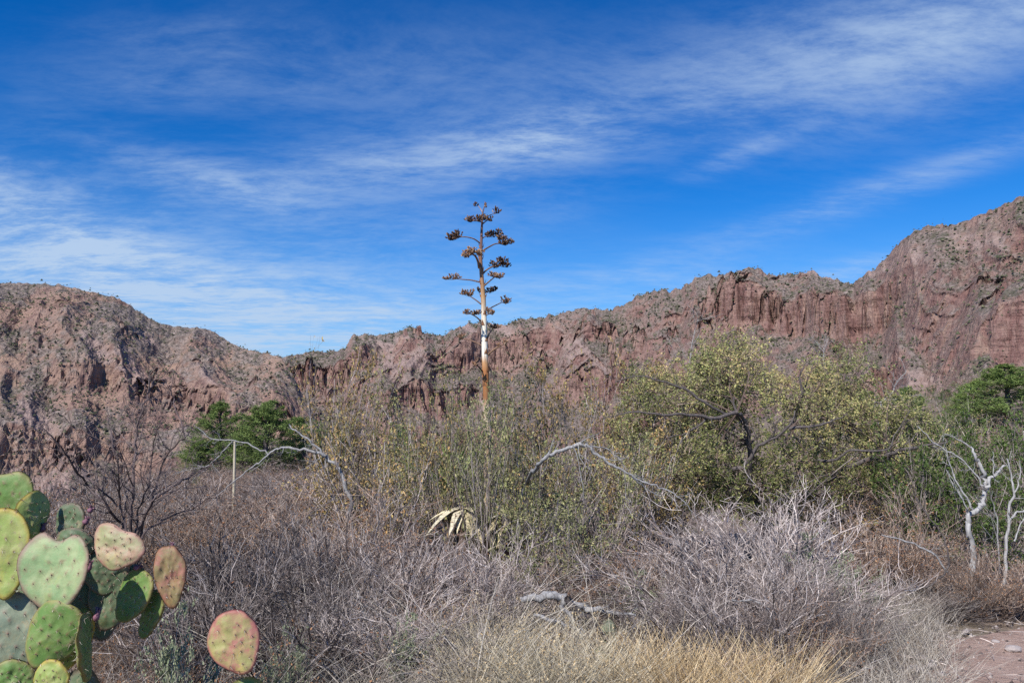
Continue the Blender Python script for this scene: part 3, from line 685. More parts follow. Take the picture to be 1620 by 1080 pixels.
limb(r, 'trunk', [(1590,930),(1592,870),(1595,831),(1598,800),(1603,780),(1598,750),(1593,725)], 7.9, [.026,.024,.02,.018,.014,.008], M_deadpale, 7, .15)
limb(r, 'branch', [(1603,782),(1611,766),(1614,745),(1613,728)], 7.9, [.013,.011,.008,.005], M_deadpale, 6, .15)
limb(r, 'branch', [(1596,828),(1606,812),(1622,806),(1640,790)], 7.9, [.018,.015,.012,.008], M_deadpale, 6, .15)
limb(r, 'branch', [(1604,856),(1612,835),(1625,812)], 7.8, [.012,.01,.006], M_deadpale, 6, .2)
rebase(r)
b0 = at(1576, 900, 7.6)
r = root('dead_tree', 'slender grey dead stem between the white dead tree and the edge sapling', 'dead tree', (b0.x, 7.6, zg(b0.x, 7.6)))
limb(r, 'trunk', [(1580,925),(1579,860),(1578,825),(1572,800),(1567,780)], 7.6, [.012,.01,.008,.004], M_dead, 9, .25)
rebase(r)
# fallen silver limbs on the ground
b0 = at(930, 985, 6.1)
r = root('fallen_limb', 'silver fallen limb with frayed end lying above the dry grass', 'fallen branch', (b0.x, 6.1, zg(b0.x, 6.1)))
limb(r, 'branch', [(822,948),(850,944),(885,946),(905,955),(930,962),(965,968),(1005,972)], 5.7, [.018,.026,.026,.02,.014,.007], M_dead, 8, .2, rs=1.15)
limb(r, 'branch', [(893,948),(915,966),(935,982),(950,998),(965,1015)], 5.65, [.022,.02,.016,.01], M_bark, 3, .2, rs=1.15)
limb(r, 'branch', [(845,972),(870,980),(900,990),(928,1005)], 5.55, [.010,.012,.010,.006], M_dead, 8, .25, rs=1.15)
limb(r, 'branch', [(885,955),(905,978),(925,1000)], 5.6, [.014,.012,.006], M_dead, 7, .3, rs=1.15)
rebase(r)
b0 = at(1230, 985, 5.3)
r = root('fallen_limb', 'curved dead limb arching low through the bare bushes', 'fallen branch', (b0.x, 5.3, zg(b0.x, 5.3)))
limb(r, 'branch', [(1160,950),(1185,948),(1210,957),(1230,972),(1242,992),(1250,1020)], 5.3, [.008,.012,.012,.014,.012], M_dead, 7, .3)
limb(r, 'branch', [(1228,975),(1212,1000),(1200,1020)], 5.25, [.009,.008,.005], M_dead, 6, .3)
rebase(r)
b0 = at(1440, 870, 7.4)
r = root('fallen_limb', 'straight grey dead branch slanting down left of the white dead tree', 'fallen branch', (b0.x, 7.4, zg(b0.x, 7.4)))
limb(r, 'branch', [(1395,845),(1425,853),(1455,864),(1480,880),(1500,905)], 7.3, [.008,.012,.014,.012], M_dead, 7, .25)
rebase(r)
b0 = at(1495, 935, 7.2)
r = root('fallen_limb', 'knobbly dark dead branch leaning over the bank near the path', 'fallen branch', (b0.x, 7.2, zg(b0.x, 7.2)))
limb(r, 'branch', [(1466,929),(1480,918),(1495,906),(1500,890),(1498,860),(1480,830),(1450,790),(1440,765)], 7.2, [.01,.013,.014,.010,.008,.005], M_bark, 4, .2)
rebase(r)

# pale post
p = at(372, 698, 14.0); gp = zg(p.x, 14)
bag = Bag(); P, R = polyline([(0, 0, -.1), (.006, 0, (p.z-gp)*.5), (-.004, 0, p.z-gp)], [.026, .025, .021]); tubes(bag, P, R, 8)
P, R = polyline([(-.004, 0, p.z-gp-.001), (-.004, 0, p.z-gp+.006)], [.021, .001]); tubes(bag, P, R, 8)
tag(link('post', bag.mesh('post', [M_post], True), None, (p.x, 14, gp)), 'pale slim wooden post standing in front of the pines', 'post')

# dark bare shrub at the left
b0 = at(212, 900, 5.2)
r = root('bare_shrub', 'tall dark leafless shrub with fanned wiry branches beside the prickly pear', 'shrub', (b0.x, 5.2, zg(b0.x, 5.2)))
DS = [([(214,960),(212,900),(206,850),(208,800),(213,750),(216,700),(224,650),(238,615),(243,600)], .013, 26),
      ([(212,910),(205,860),(192,830),(165,800),(140,770),(118,740),(95,705),(62,672)], .011, 22),
      ([(213,920),(215,870),(228,820),(250,785),(280,765),(310,748),(335,735)], .010, 22),
      ([(210,900),(200,840),(190,790),(186,750),(178,700),(172,660)], .009, 22),
      ([(214,900),(222,850),(235,800),(250,760),(262,720),(290,690),(275,640),(268,610)], .009, 20),
      ([(213,880),(232,840),(270,815),(310,800),(345,780)], .008, 18),
      ([(208,880),(185,850),(150,838),(120,815)], .007, 14),
      ([(186,800),(150,765),(128,745),(120,705),(105,690)], .006, 12),
      ([(213,880),(216,820),(232,770),(240,720),(246,680)], .008, 18)]
for pts, rr_, nt_ in DS:
    dd = 5.2; pts = [(x, y, dd+(i/len(pts))*((hash((x, rr_)) % 7)/7-.5)*1.0) for i, (x, y) in enumerate(pts)]
    P, R = polyline(px_line(pts, 5.2), [rr_, rr_*.8, rr_*.6, rr_*.3]); P = P+rng.normal(size=P.shape)*.006
    bag = Bag(); tubes(bag, P, R, 6, tone=.3)
    P1, R1 = branch(P, R, nt_, .20, .65, .25, 5, .2, .04, .5); R1 = np.clip(R1, .0016, .004); tubes(bag, P1, R1, 4)
    P2, R2 = branch(P1, R1, 4, .45, .7, .2, 4, .2, .03, .6); tubes(bag, P2, np.maximum(R2, .0011), 3)
    link('branch', bag.mesh('branch', [M_dark], False), r)
rebase(r)

# thin bleached snags poking out above the oak
for pts, dep, lab in (([(1118,640),(1092,600),(1090,575),(1098,530),(1104,505)], 12.2, 'grey bare snag rising out of the left side of the oak'),
                      ([(1392,650),(1400,632),(1412,620),(1420,602),(1436,585)], 12.0, 'white spreading dead branch above the right shoulder of the oak'),
                      ([(1300,620),(1305,585),(1303,560),(1309,540)], 12.0, 'thin pale snag on top of the oak')):
    b0 = at(*pts[0], dep)
    r = root('dead_tree', lab, 'dead tree', (b0.x, dep, zg(b0.x, dep)))
    px0 = pts[0][0]
    limb(r, 'branch', [(px0+4, 880, dep), (px0+2, 760, dep)]+pts, dep, [.03,.022,.016,.012,.008,.004], M_deadpale, 20, .16)
    rebase(r)

# ------------------------------------------------------------------ the oak
OD = 10.6
b0 = at(1215, 880, OD); ob = Vector((b0.x, OD, zg(b0.x, OD)))
oak = root('oak_tree', 'wide spreading grey oak with small yellow green leaves and dark twisted limbs', 'tree', tuple(ob))
limb(oak, 'trunk', [(1215,900),(1212,860),(1205,820),(1190,790),(1180,770)], OD+.2, [.14,.12,.10,.08], M_bark, 0, sides=10, rs=1)
limbs = [
 ([(1190,790),(1170,770),(1140,745),(1120,730)], .05, .2), ([(1135,748,10.0),(1175,737,9.8),(1200,706,9.7),(1228,690,9.6),(1250,672,9.5),(1258,650,9.5)], .032, 0),
 ([(1250,676,9.6),(1290,674,9.5),(1320,664,9.5),(1342,655,9.4)], .022, 0), ([(1185,780,10.4),(1185,700,10.0),(1175,660,9.8),(1165,652,9.6),(1160,628,9.6)], .038, 0),
 ([(1165,652,9.6),(1130,660,9.5),(1090,655,9.4),(1050,655,9.3),(1000,652,9.3),(972,657,9.3)], .026, 0), ([(1150,655,9.7),(1120,640,9.6),(1085,616,9.6),(1045,602,9.6),(1010,594,9.6),(975,604,9.6)], .020, 0),
 ([(1120,660,9.5),(1085,685,9.4),(1060,690,9.3),(1040,705,9.3),(1025,714,9.3)], .013, 0), ([(1240,700,10.3),(1262,650,10.2),(1268,620,10.1),(1265,598,10.1),(1273,575,10.1)], .026, 0),
 ([(1215,830,10.8),(1280,780,10.6),(1340,740,10.4),(1400,720,10.2),(1450,708,10.0),(1500,700,9.8)], .05, 0), ([(1190,790,10.8),(1150,700,11.0),(1150,620,11.2),(1155,540,11.3)], .04, 0),
 ([(1215,820,10.8),(1270,730,11.0),(1320,660,11.2),(1340,600,11.2)], .04, 0), ([(1200,820,10.8),(1110,780,10.7),(1040,740,10.6),(980,690,10.6)], .04, 0),
 ([(1295,730,10.0),(1325,725,9.8),(1345,712,9.7),(1400,712,9.6),(1415,690,9.6),(1440,650,9.6)], .02, 0)]
for pts, rr_, _ in limbs:
    limb(oak, 'limb', pts, OD, [rr_, rr_*.75, rr_*.5, rr_*.25], M_bark, 9, .16, sides=7, rs=.95)
# crown: clumps of leafy twigs in the tree's volume
outline = [(985,640),(1000,600),(1060,592),(1100,585),(1125,545),(1152,520),(1180,545),(1196,578),(1230,590),(1270,568),(1300,553),(1345,566),(1378,600),(1395,640),(1440,645),(1475,680),(1470,740),(1430,790),(1360,800),(1290,822),(1200,815),(1120,830),(1040,835),(990,800),(960,740),(965,680)]
def inside(x, y, poly):
    c = False; j = len(poly)-1
    for i in range(len(poly)):
        xi, yi = poly[i]; xj, yj = poly[j]
        if (yi > y) != (yj > y) and x < (xj-xi)*(y-yi)/(yj-yi)+xi: c = not c
        j = i
    return c
ccs = []
while len(ccs) < 270:
    x = 950+540*rng.random(); y = 515+330*rng.random()
    if not inside(x, y, outline): continue
    edge = min(math.hypot(x-a_, y-b_) for a_, b_ in outline)
    sp_ = min(1.0, .35+edge/120)
    ccs.append(at(x, y, OD+.35+(rng.random()*2-1)*1.2*sp_))
ccs = np.array([tuple(c) for c in ccs])
ccs = ccs[ccs[:, 2] > .35]
root_pts = np.array([tuple(at(px, py, d)) for px, py, d in [(1190,780,10.6),(1185,700,10.2),(1165,655,9.8),(1262,650,10.2),(1280,780,10.6),(1400,720,10.2),(1150,620,11.1),(1110,780,10.7),(1040,740,10.6),(1320,660,11.1),(1250,676,9.7),(1040,655,9.5)]])
bl = Bag(); nt_ = 13
for c in ccs:
    rp = root_pts[np.argmin(np.linalg.norm(root_pts-c, axis=1))]
    mid = (rp+c)/2+rng.normal(size=3)*.12+np.array([0, 0, .08])
    P, R = polyline([rp, mid, c], [.013, .008, .004]); tubes(bl, P, R, 4, tone=.2, m=0)
    P0 = np.repeat(c[None], nt_, 0)+rng.normal(size=(nt_, 3))*.05
    Pn, Rn = grow(P0, rng.normal(size=(nt_, 3))+np.array([0, 0, .35]), .30*(.5+.8*rng.random(nt_)), np.full(nt_, .0035), 5, .25, .05); tubes(bl, Pn, Rn, 3, tone=.2+.6*rng.random(nt_), m=0)
    P2, R2 = branch(Pn, Rn, 3, .5, .7, .2, 3, .2, .05, .6); tubes(bl, P2, R2, 3, m=0)
    tn = float(np.clip(.42+.28*(fbm(c[0]*1.1, c[2]*1.4, c[1], 2, 44)-.5)*4+rng.normal()*.10, .1, .95))
    leaves(bl, P2, 6, .033, 1, .016, .3, .1, tonef=tn); leaves(bl, Pn, 6, .033, 1, .018, .3, .3, tonef=tn)
link('crown', bl.mesh('crown', [M_brown, M_oak]), oak); rebase(oak)

# ------------------------------------------------------------------ conifers
def conifer_mesh(seed, tall=1.0):
    bag = Bag(); n = 95
    P, R = polyline([(0, 0, -.02), (.01, .01, .5), (0, 0, .93)], [.028, .018, .004]); tr = Bag(); tubes(tr, P, R, 6, tone=.2)
    zs = .10+.86*rng.random(n)**.9; a = rng.random(n)*6.28
    prof = np.interp(zs, [.08, .3, .6, .85, 1], [.34, .40, .28, .14, .03])*(.65+.5*rng.random(n))
    P0 = np.c_[np.zeros((n, 2)), zs-.04]; D = np.c_[np.cos(a), np.sin(a), np.full(n, .35)]
    Pb, Rb = grow(P0, D, prof, np.full(n, .006), 5, .12, .06); tubes(tr, Pb, Rb, 3, tone=.3)
    P1, R1 = branch(Pb, Rb, 7, .42, .7, .3, 4, .15, .08, .5)
    m_ = len(P1)
    for Pp, per in ((P1, 34), (Pb, 26)):
        pi = np.repeat(np.arange(len(Pp)), per); f = rng.random(len(pi)); x = f*(Pp.shape[1]-1); i0 = np.minimum(x.astype(int), Pp.shape[1]-2)
        c = Pp[pi, i0]+(Pp[pi, i0+1]-Pp[pi, i0])*(x-i0)[:, None]+rng.normal(size=(len(pi), 3))*.008
        leaf_at(bag, c, .020, 0, .7, asp=.22)
    return tr.mesh('trunk', [M_bark]), bag.mesh('crown', [M_juniper])
con = [conifer_mesh(i) for i in range(3)]
def conifer(px, topy, basey, depth, wpx, label, k, name='pine_tree', cat='pine tree', group=None):
    top = at(px, topy, depth); g = zg(top.x, depth); h = top.z-g; wd = wpx/FPX*depth/.75
    if basey:
        g2 = at(px, basey, depth).z; g = min(g, g2) if g2 < g else g; h = top.z-g
    r = bpy.data.objects.new(name, None); C.objects.link(r); r.location = (top.x, depth, g); r.rotation_euler = (0, 0, rng.random()*6); r.scale = (wd, wd, h)
    tag(r, label, cat, group); link('trunk', con[k][0], r); link('crown', con[k][1], r)
conifer(350,632,742,44,120,'left pine of the green clump behind the pale post',0)
conifer(395,668,745,46,100,'low pine in the gap between the two tall pines',2)
conifer(425,628,752,42,150,'tallest dark green pine of the clump, right of the pale post',1)
conifer(480,655,745,45,120,'right pine of the clump, above the fork of the dead limb',2)
conifer(318,690,742,42,85,'shortest pine at the left end of the green clump',1)
conifer(632,668,790,24,70,'small bright green conifer seen through the leafy shrubs left of the agave',0,'juniper','juniper')
conifer(1588,572,680,30,170,'dark green juniper on the rise at the right edge',1,'juniper','juniper')
conifer(1545,600,690,32,110,'lighter juniper left of the dark one on the rise',0,'juniper','juniper')
conifer(1435,608,690,40,80,'dark juniper behind the white spreading dead branch',2,'juniper','juniper')
conifer(1372,616,690,42,90,'dark juniper seen over the right shoulder of the oak',0,'juniper','juniper')
conifer(312,752,800,22,36,'tiny yellow green juniper in the brush below the pines',2,'juniper','juniper')

# ------------------------------------------------------------------ agave with its dead flower stalk
AD = 9.0
ab = at(771, 860, AD); az0 = zg(ab.x, AD)
ag = root('agave', 'dead century plant with a tall branched flower stalk rising against the sky', 'agave', (ab.x, AD, az0))
msk, t, b, o = material('agave stalk', .65)
pos = t.node('ShaderNodeNewGeometry').outputs['Position']; s3 = t.node('ShaderNodeSeparateXYZ'); t.put(s3.inputs[0], pos)
zb = [at(770, y, AD).z for y in (720, 650, 628, 588, 574, 560, 500, 470, 440, 400, 340)]
f = t.math('DIVIDE', t.math('SUBTRACT', t.math('ADD', s3.outputs[2], t.math('MULTIPLY', t.math('SUBTRACT', t.noise(t.mapping(pos, (30, 30, 3)), 1, 4, .6), .5), .16)), zb[0]), zb[-1]-zb[0])
n_ = lambda i: (zb[i]-zb[0])/(zb[-1]-zb[0])
col = t.ramp(f, [(0, (.50,.36,.22)), (n_(1), (.68,.55,.40)), (n_(2), (.30,.13,.05)), (n_(3), (.36,.15,.055)), (n_(4), (.50,.28,.13)), (n_(5), (.78,.73,.62)), (n_(6), (.74,.68,.55)), (n_(7), (.45,.27,.13)), (n_(8), (.33,.18,.10)), (n_(9), (.17,.09,.075)), (1, (.16,.10,.09))])
col = t.mix(t.maprange(t.noise(t.mapping(pos, (60, 60, 5)), 1, 4, .6), .52, .68, 0, .5), col, (.20,.09,.04))
t.put(b.inputs['Base Color'], col)
bpn = t.node('ShaderNodeBump'); bpn.inputs['Strength'].default_value = .5; bpn.inputs['Distance'].default_value = .01
t.put(bpn.inputs['Height'], t.noise(t.mapping(pos, (60, 60, 5)), 1, 4, .6)); t.l.new(bpn.outputs[0], b.inputs['Normal'])
pts = px_line([(772,885),(771,800),(771,700),(770,640),(768,590),(767,560),(766,520),(765,480),(763,450),(760.5,415),(761,395),(762,365),(763,345),(764,334)], AD)
P, R = polyline(pts, [.045,.043,.040,.038,.037,.036,.030,.026,.022,.019,.015,.011,.008])
zz_ = P[0, :, 2]
for yb in (588, 632, 515, 470): R[0] *= 1+.16*np.exp(-((zz_-at(770, yb, AD).z)/.02)**2)
bag = Bag(); tubes(bag, P, R, 14); link('stalk', bag.mesh('stalk', [msk], True), ag)
# bracts: small triangular scales up the stalk
bag = Bag()
for yb in (700,660,632,610,588,560,540,515,498,470,450,430,410,392):
    p = at(768, yb, AD); sxx = float(np.interp(p.z, zz_, P[0, :, 0])); rr_ = float(np.interp(p.z, zz_, R[0])); a = rng.random()*6.28
    for k in range(2):
        a2 = a+k*2.6; d_ = np.array([math.cos(a2), math.sin(a2), 0]); s_ = np.array([-d_[1], d_[0], 0]); c = np.array([sxx, AD, p.z])
        V = [c+d_*rr_*.9-s_*rr_*.7, c+d_*rr_*.9+s_*rr_*.7, c+d_*(rr_+.02)+np.array([0, 0, .07]), c+d_*(rr_+.008)+np.array([0, 0, .005])]
        bag.add(V, T=[(0, 1, 2), (0, 3, 2), (1, 3, 2), (0, 1, 3)], tone=.3)
o_ = link('bracts', bag.mesh('bracts', [M_rust]), ag); o_['kind'] = 'stuff'
M_pod = tone_mat('dry seed pods', [(.035,.022,.018),(.075,.042,.03),(.16,.09,.055),(.34,.23,.15)], .7, nscale=40, nd=.35)
M_podl = tone_mat('light rusty seed pods', [(.16,.08,.045),(.26,.15,.09),(.40,.29,.20)], .7, nscale=40, nd=.35)
M_abr = tone_mat('dry branch', [(.10,.06,.045),(.22,.13,.085),(.34,.21,.13)], .7, nscale=60)
AB = [  # branch polyline px, clusters (cx, cy, w, h, n), radius, depth offset at the tip, light?
 ([(764,337),(760,330),(756,325)], [(752,323,7,5,7)], .005, .05, 0), ([(764,336),(766,328),(768,323),(767,319)], [(768,325,5,5,5)], .005, -.05, 0),
 ([(765,344),(774,341),(781,338)], [(785.5,333,13,9,20)], .005, .1, 0),
 ([(764,352),(757,350),(748,349)], [(744,347,15,9,34),(757,345.5,12,9,28)], .006, -.12, 0),
 ([(764,354),(770,349),(776,348)], [(766,344.5,10,8,20),(775,346,10,7,20)], .006, .14, 0),
 ([(760,385),(750,378),(738,375),(728,375)], [(714,375,13,10,32),(724,370,14,11,38)], .007, -.25, 0),
 ([(762,378),(768,374),(777,373)], [(776,370,14,9,32),(788,368,14,10,34)], .006, .3, 0),
 ([(763,397),(773,391),(783,386),(792,385)], [(793,375,12,8,26),(799,382,18,10,42),(809,382,9,5,14)], .008, -.1, 0),
 ([(758,424),(756,413),(752,405),(747,402)], [(736,401,14,12,36),(747,396,16,11,40),(760,400,13,8,30)], .012, -.2, 1),
 ([(763,434),(770,427),(779,422),(790,420)], [(783,418,15,10,32),(794,413,18,12,46),(802,419,9,8,18)], .009, .15, 0),
 ([(758,446),(745,443),(733,442),(723,441)], [(720,437,16,8,30),(708,440,12,4,16)], .007, .3, 1),
 ([(766,452),(774,445),(784,437)], [(779,434,12,7,20),(790,436,16,7,26)], .008, -.2, 1),
 ([(765,465),(771,461),(777,459)], [(776,458,12,9,26),(783,457,8,6,12),(758,459,6,7,12)], .006, .3, 0),
 ([(761,481),(752,474),(743,468)], [(733,462,9,7,18),(744,463,14,10,30)], .007, .1, 1),
 ([(769,491),(780,485),(794,478)], [(800,474,16,11,36)], .007, .25, 1),
 ([(761,508),(753,501),(744,496)], [(739,493,10,7,18),(750,494,12,7,20),(757,494,6,6,8)], .007, -.25, 0),
 ([(768,499),(772,497),(777,496)], [(771,491,7,8,12),(778,494,9,7,16)], .006, -.3, 1),
 ([(771,536),(774,528),(780,519)], [(784,515.5,15,7,28)], .007, .2, 2),
 ([(763,547),(752,541),(737,536)], [(729,532,11,8,14)], .008, .2, 2),
 ([(772,561),(784,551),(798,544)], [(799,542,8,6,10),(788,545,4,4,4)], .009, -.25, 2),
 ([(765,589),(758,581),(753,576)], [(752,575,7,6,8)], .008, -.2, 2)]
def pods(bag, c, w_, h_, n, Y):
    ctr = at(*c, Y); sx = w_*1.12/FPX*Y/2; sz = h_*1.12/FPX*Y/2; base = np.array([ctr.x, Y, ctr.z-sz*.9])
    q_ = rng.normal(size=(n, 3)); q_ = q_/np.linalg.norm(q_, axis=1)[:, None]*rng.random((n, 1))**.4
    P0 = np.array([ctr.x, Y, ctr.z])+q_*np.array([sx, sx*.9, sz]); P0[:, 2] -= .008
    st_ = np.repeat(base[None], n, 0); mid = (st_+P0)/2+rng.normal(size=(n, 3))*.004; mid[:, 2] -= .004
    tubes(bag, np.stack([st_, mid, P0], 1), np.tile([.0028, .0022, .0018], (n, 1)), 3, tone=.2)
    d = norm(q_*np.array([.8, .8, .3])+np.array([0, 0, .75])+rng.normal(size=(n, 3))*.25); L = .030*(.7+.6*rng.random(n))[:, None]
    Pp = np.stack([P0, P0+d*L*.35, P0+d*L*.75, P0+d*L], 1); R_ = np.tile([.003, .0085, .0075, .0025], (n, 1))*(.7+.5*rng.random((n, 1)))
    tubes(bag, Pp, R_, 5, tone=rng.random(n), m=0)
for pts, cls_, rr_, dy, light in AB:
    k = len(pts)
    pp = [at(x, y, AD+dy*(i/(k-1))) for i, (x, y) in enumerate(pts)]
    P, R = polyline(pp, [rr_*1.25, rr_, rr_*.75]); bag = Bag(); tubes(bag, P, R, 7)
    for c in cls_:
        tipp = at(c[0], c[1]+c[3]*.42, AD+dy); s0 = pp[-1]
        P, R = polyline([s0, (s0+tipp)/2+Vector((0, 0, -.006)), tipp], [rr_*.7, .0035, .003]); tubes(bag, P, R, 5)
    br = link('branch', bag.mesh('branch', [M_abr], True), ag)
    bag = Bag()
    for c in cls_: pods(bag, (c[0], c[1]), c[2], c[3], int(c[4]*1.15), AD+dy)
    sc_o = link('seed_cluster', bag.mesh('seed_cluster', [[M_pod, M_podl, M_podl][light]]), br); sc_o['kind'] = 'stuff'
# dead bleached leaves at its foot
def blade(c, d, L, wd, curl=.25, thick=.012, tone=.5, K=7):
    d = np.array(d, float); d /= np.linalg.norm(d); s = np.cross(d, (0, 0, 1)); s /= max(np.linalg.norm(s), 1e-6); up = np.cross(s, d)
    V = []; 
    for i in range(K):
        f = i/(K-1); p = np.array(c)+d*L*f+up*(-curl*L*f*f); ww = wd*(1-f**2.2)*(.75+.5*math.sin(min(1, f*1.6)*math.pi*.6)); 
        V += [p-s*ww/2+up*ww*.12, p-up*thick*(1-f), p+s*ww/2+up*ww*.12, p+up*ww*.0+up*.002]
    Q = []
    for i in range(K-1):
        for j in range(4): a_ = i*4+j; b_ = i*4+(j+1) % 4; Q.append((a_, b_, b_+4, a_+4))
    Q.append((0, 3, 2, 1)); Q.append(((K-1)*4, (K-1)*4+1, (K-1)*4+2, (K-1)*4+3))
    return V, Q
for i in range(44):
    a = i*2.399+rng.random()*.3; e = .12+.9*(i/44)
    V, Q = blade((0, 0, .08+.12*i/44), (math.cos(a)*math.cos(e), math.sin(a)*math.cos(e), math.sin(e)), .55+.25*rng.random(), .13, .1+.3*rng.random())
    bag = Bag(); bag.add(V, Q, tone=rng.random()); link('leaf', bag.mesh('leaf', [M_paleleaf], False), ag, (ab.x, AD, az0))
rebase(ag)
def rosette(name, px, basey, depth, n, L, wd, emin, emax, mat, label, cat, curl=(.1, .3)):
    p = at(px, basey, depth); g = zg(p.x, depth); z0 = max(g, p.z)
    r = root(name, label, cat, (p.x, depth, g))
    if z0 > g+.05:
        bag = Bag(); P, R = polyline([(0, 0, -.05), (0.01, 0, z0-g)], [.07, .055]); tubes(bag, P, R, 8, tone=.3); link('trunk', bag.mesh('trunk', [M_brown]), r)
    for i in range(n):
        a = rng.random()*6.28; e = emin+(emax-emin)*rng.random()
        V, Q = blade((0, 0, z0-g), (math.cos(a)*math.cos(e), math.sin(a)*math.cos(e), math.sin(e)), L*(.7+.4*rng.random()), wd, curl[0]+(curl[1]-curl[0])*rng.random(), .004, K=6)
        bag = Bag(); bag.add(V, Q, tone=rng.random()); link('leaf', bag.mesh('leaf', [mat]), r)
    return r
rosette('sotol', 716, 780, 9.3, 150, .75, .02, .1, 1.5, M_yucca, 'bright green sotol with narrow blades left of the agave foot', 'sotol')
rosette('agave', 732, 806, 8.6, 30, .42, .085, -.5, .6, M_paleleaf, 'bleached dead agave rosette below the green sotol', 'agave', (.2, .9))
rosette('agave', 800, 818, 8.6, 26, .40, .08, -.5, .6, M_paleleaf, 'bleached dead agave rosette right of the stalk foot', 'agave', (.2, .9))

# ------------------------------------------------------------------ prickly pears
def pad_material(name, base, edge, mott, edge_amt=.8, blotch=0.0):
    m, t, b, o = material(name, .58)
    b.inputs['Specular IOR Level'].default_value = .35
    pos = t.node('ShaderNodeTexCoord').outputs['Object']
    n = t.noise(pos, 14, 5, .6); n2 = t.noise(pos, 70, 3, .6)
    c = t.mix(t.maprange(n, .38, .62), base, mott)
    c = t.mix(t.math('MULTIPLY', t.maprange(t.noise(pos, 9, 6, .7, 1.0), .52, .66), .55), c, (base[0]*1.35+.03, base[1]*1.1, base[2]*.9))
    c = t.mix(t.math('MULTIPLY', t.maprange(t.noise(pos, 120, 2, .5), .66, .72), .6), c, (.30,.22,.12))
    c = t.mix(t.math('MULTIPLY', t.maprange(n2, .3, .7), .22), c, (base[0]*.6, base[1]*.6, base[2]*.6))
    c = t.mix(t.math('MULTIPLY', t.maprange(t.noise(pos, 24, 8, .8, .8), .55, .61), .62), c, (.30,.25,.15))
    if blotch: c = t.mix(t.math('MULTIPLY', t.maprange(t.noise(pos, 22, 4, .7), .5, .62), blotch), c, (.40,.15,.13))
    e = t.attr('rim'); ee = t.math('MULTIPLY', t.maprange(t.math('ADD', e, t.math('MULTIPLY', t.math('SUBTRACT', n, .5), .3)), .80, 1.0), edge_amt)
    c = t.mix(ee, c, edge)
    c = t.mix(t.math('MULTIPLY', t.attr('areole'), .6), c, (.24,.10,.08))
    t.put(b.inputs['Base Color'], c)
    b.inputs['Subsurface Weight'].default_value = 0.0
    bp = t.node('ShaderNodeBump'); bp.inputs['Strength'].default_value = .35; bp.inputs['Distance'].default_value = .004
    t.put(bp.inputs['Height'], n2); t.l.new(bp.outputs[0], b.inputs['Normal'])
    return m
PM = {
 'green': pad_material('green pad', (.115,.215,.05), (.26,.22,.08), (.18,.26,.08)),
 'pale': pad_material('pale glaucous pad', (.24,.35,.16), (.24,.13,.12), (.34,.40,.20)),
 'yellow': pad_material('yellow green pad', (.27,.35,.09), (.42,.29,.05), (.35,.37,.13)),
 'dark': pad_material('shaded green pad', (.09,.14,.07), (.14,.11,.08), (.13,.17,.10)),  # shade put into the colour, for the backlit and shadowed pads behind
 'cream': pad_material('cream pink pad', (.33,.34,.17), (.36,.18,.15), (.42,.33,.22), .8, .35),
 'red': pad_material('red brown pad', (.25,.20,.09), (.24,.11,.06), (.30,.18,.10), .8, .6),
 'blotch': pad_material('blotched pad', (.34,.32,.12), (.38,.13,.12), (.40,.26,.14), .9, .75),
 'blue': pad_material('grey green pad', (.17,.215,.15), (.22,.20,.14), (.24,.27,.18))}
M_spine = tone_mat('spines', [(.45,.38,.28),(.7,.65,.55)], .5)
M_fruit = tone_mat('withered purple fruit', [(.12,.045,.07),(.21,.10,.13),(.32,.19,.22)], .6, nscale=60)
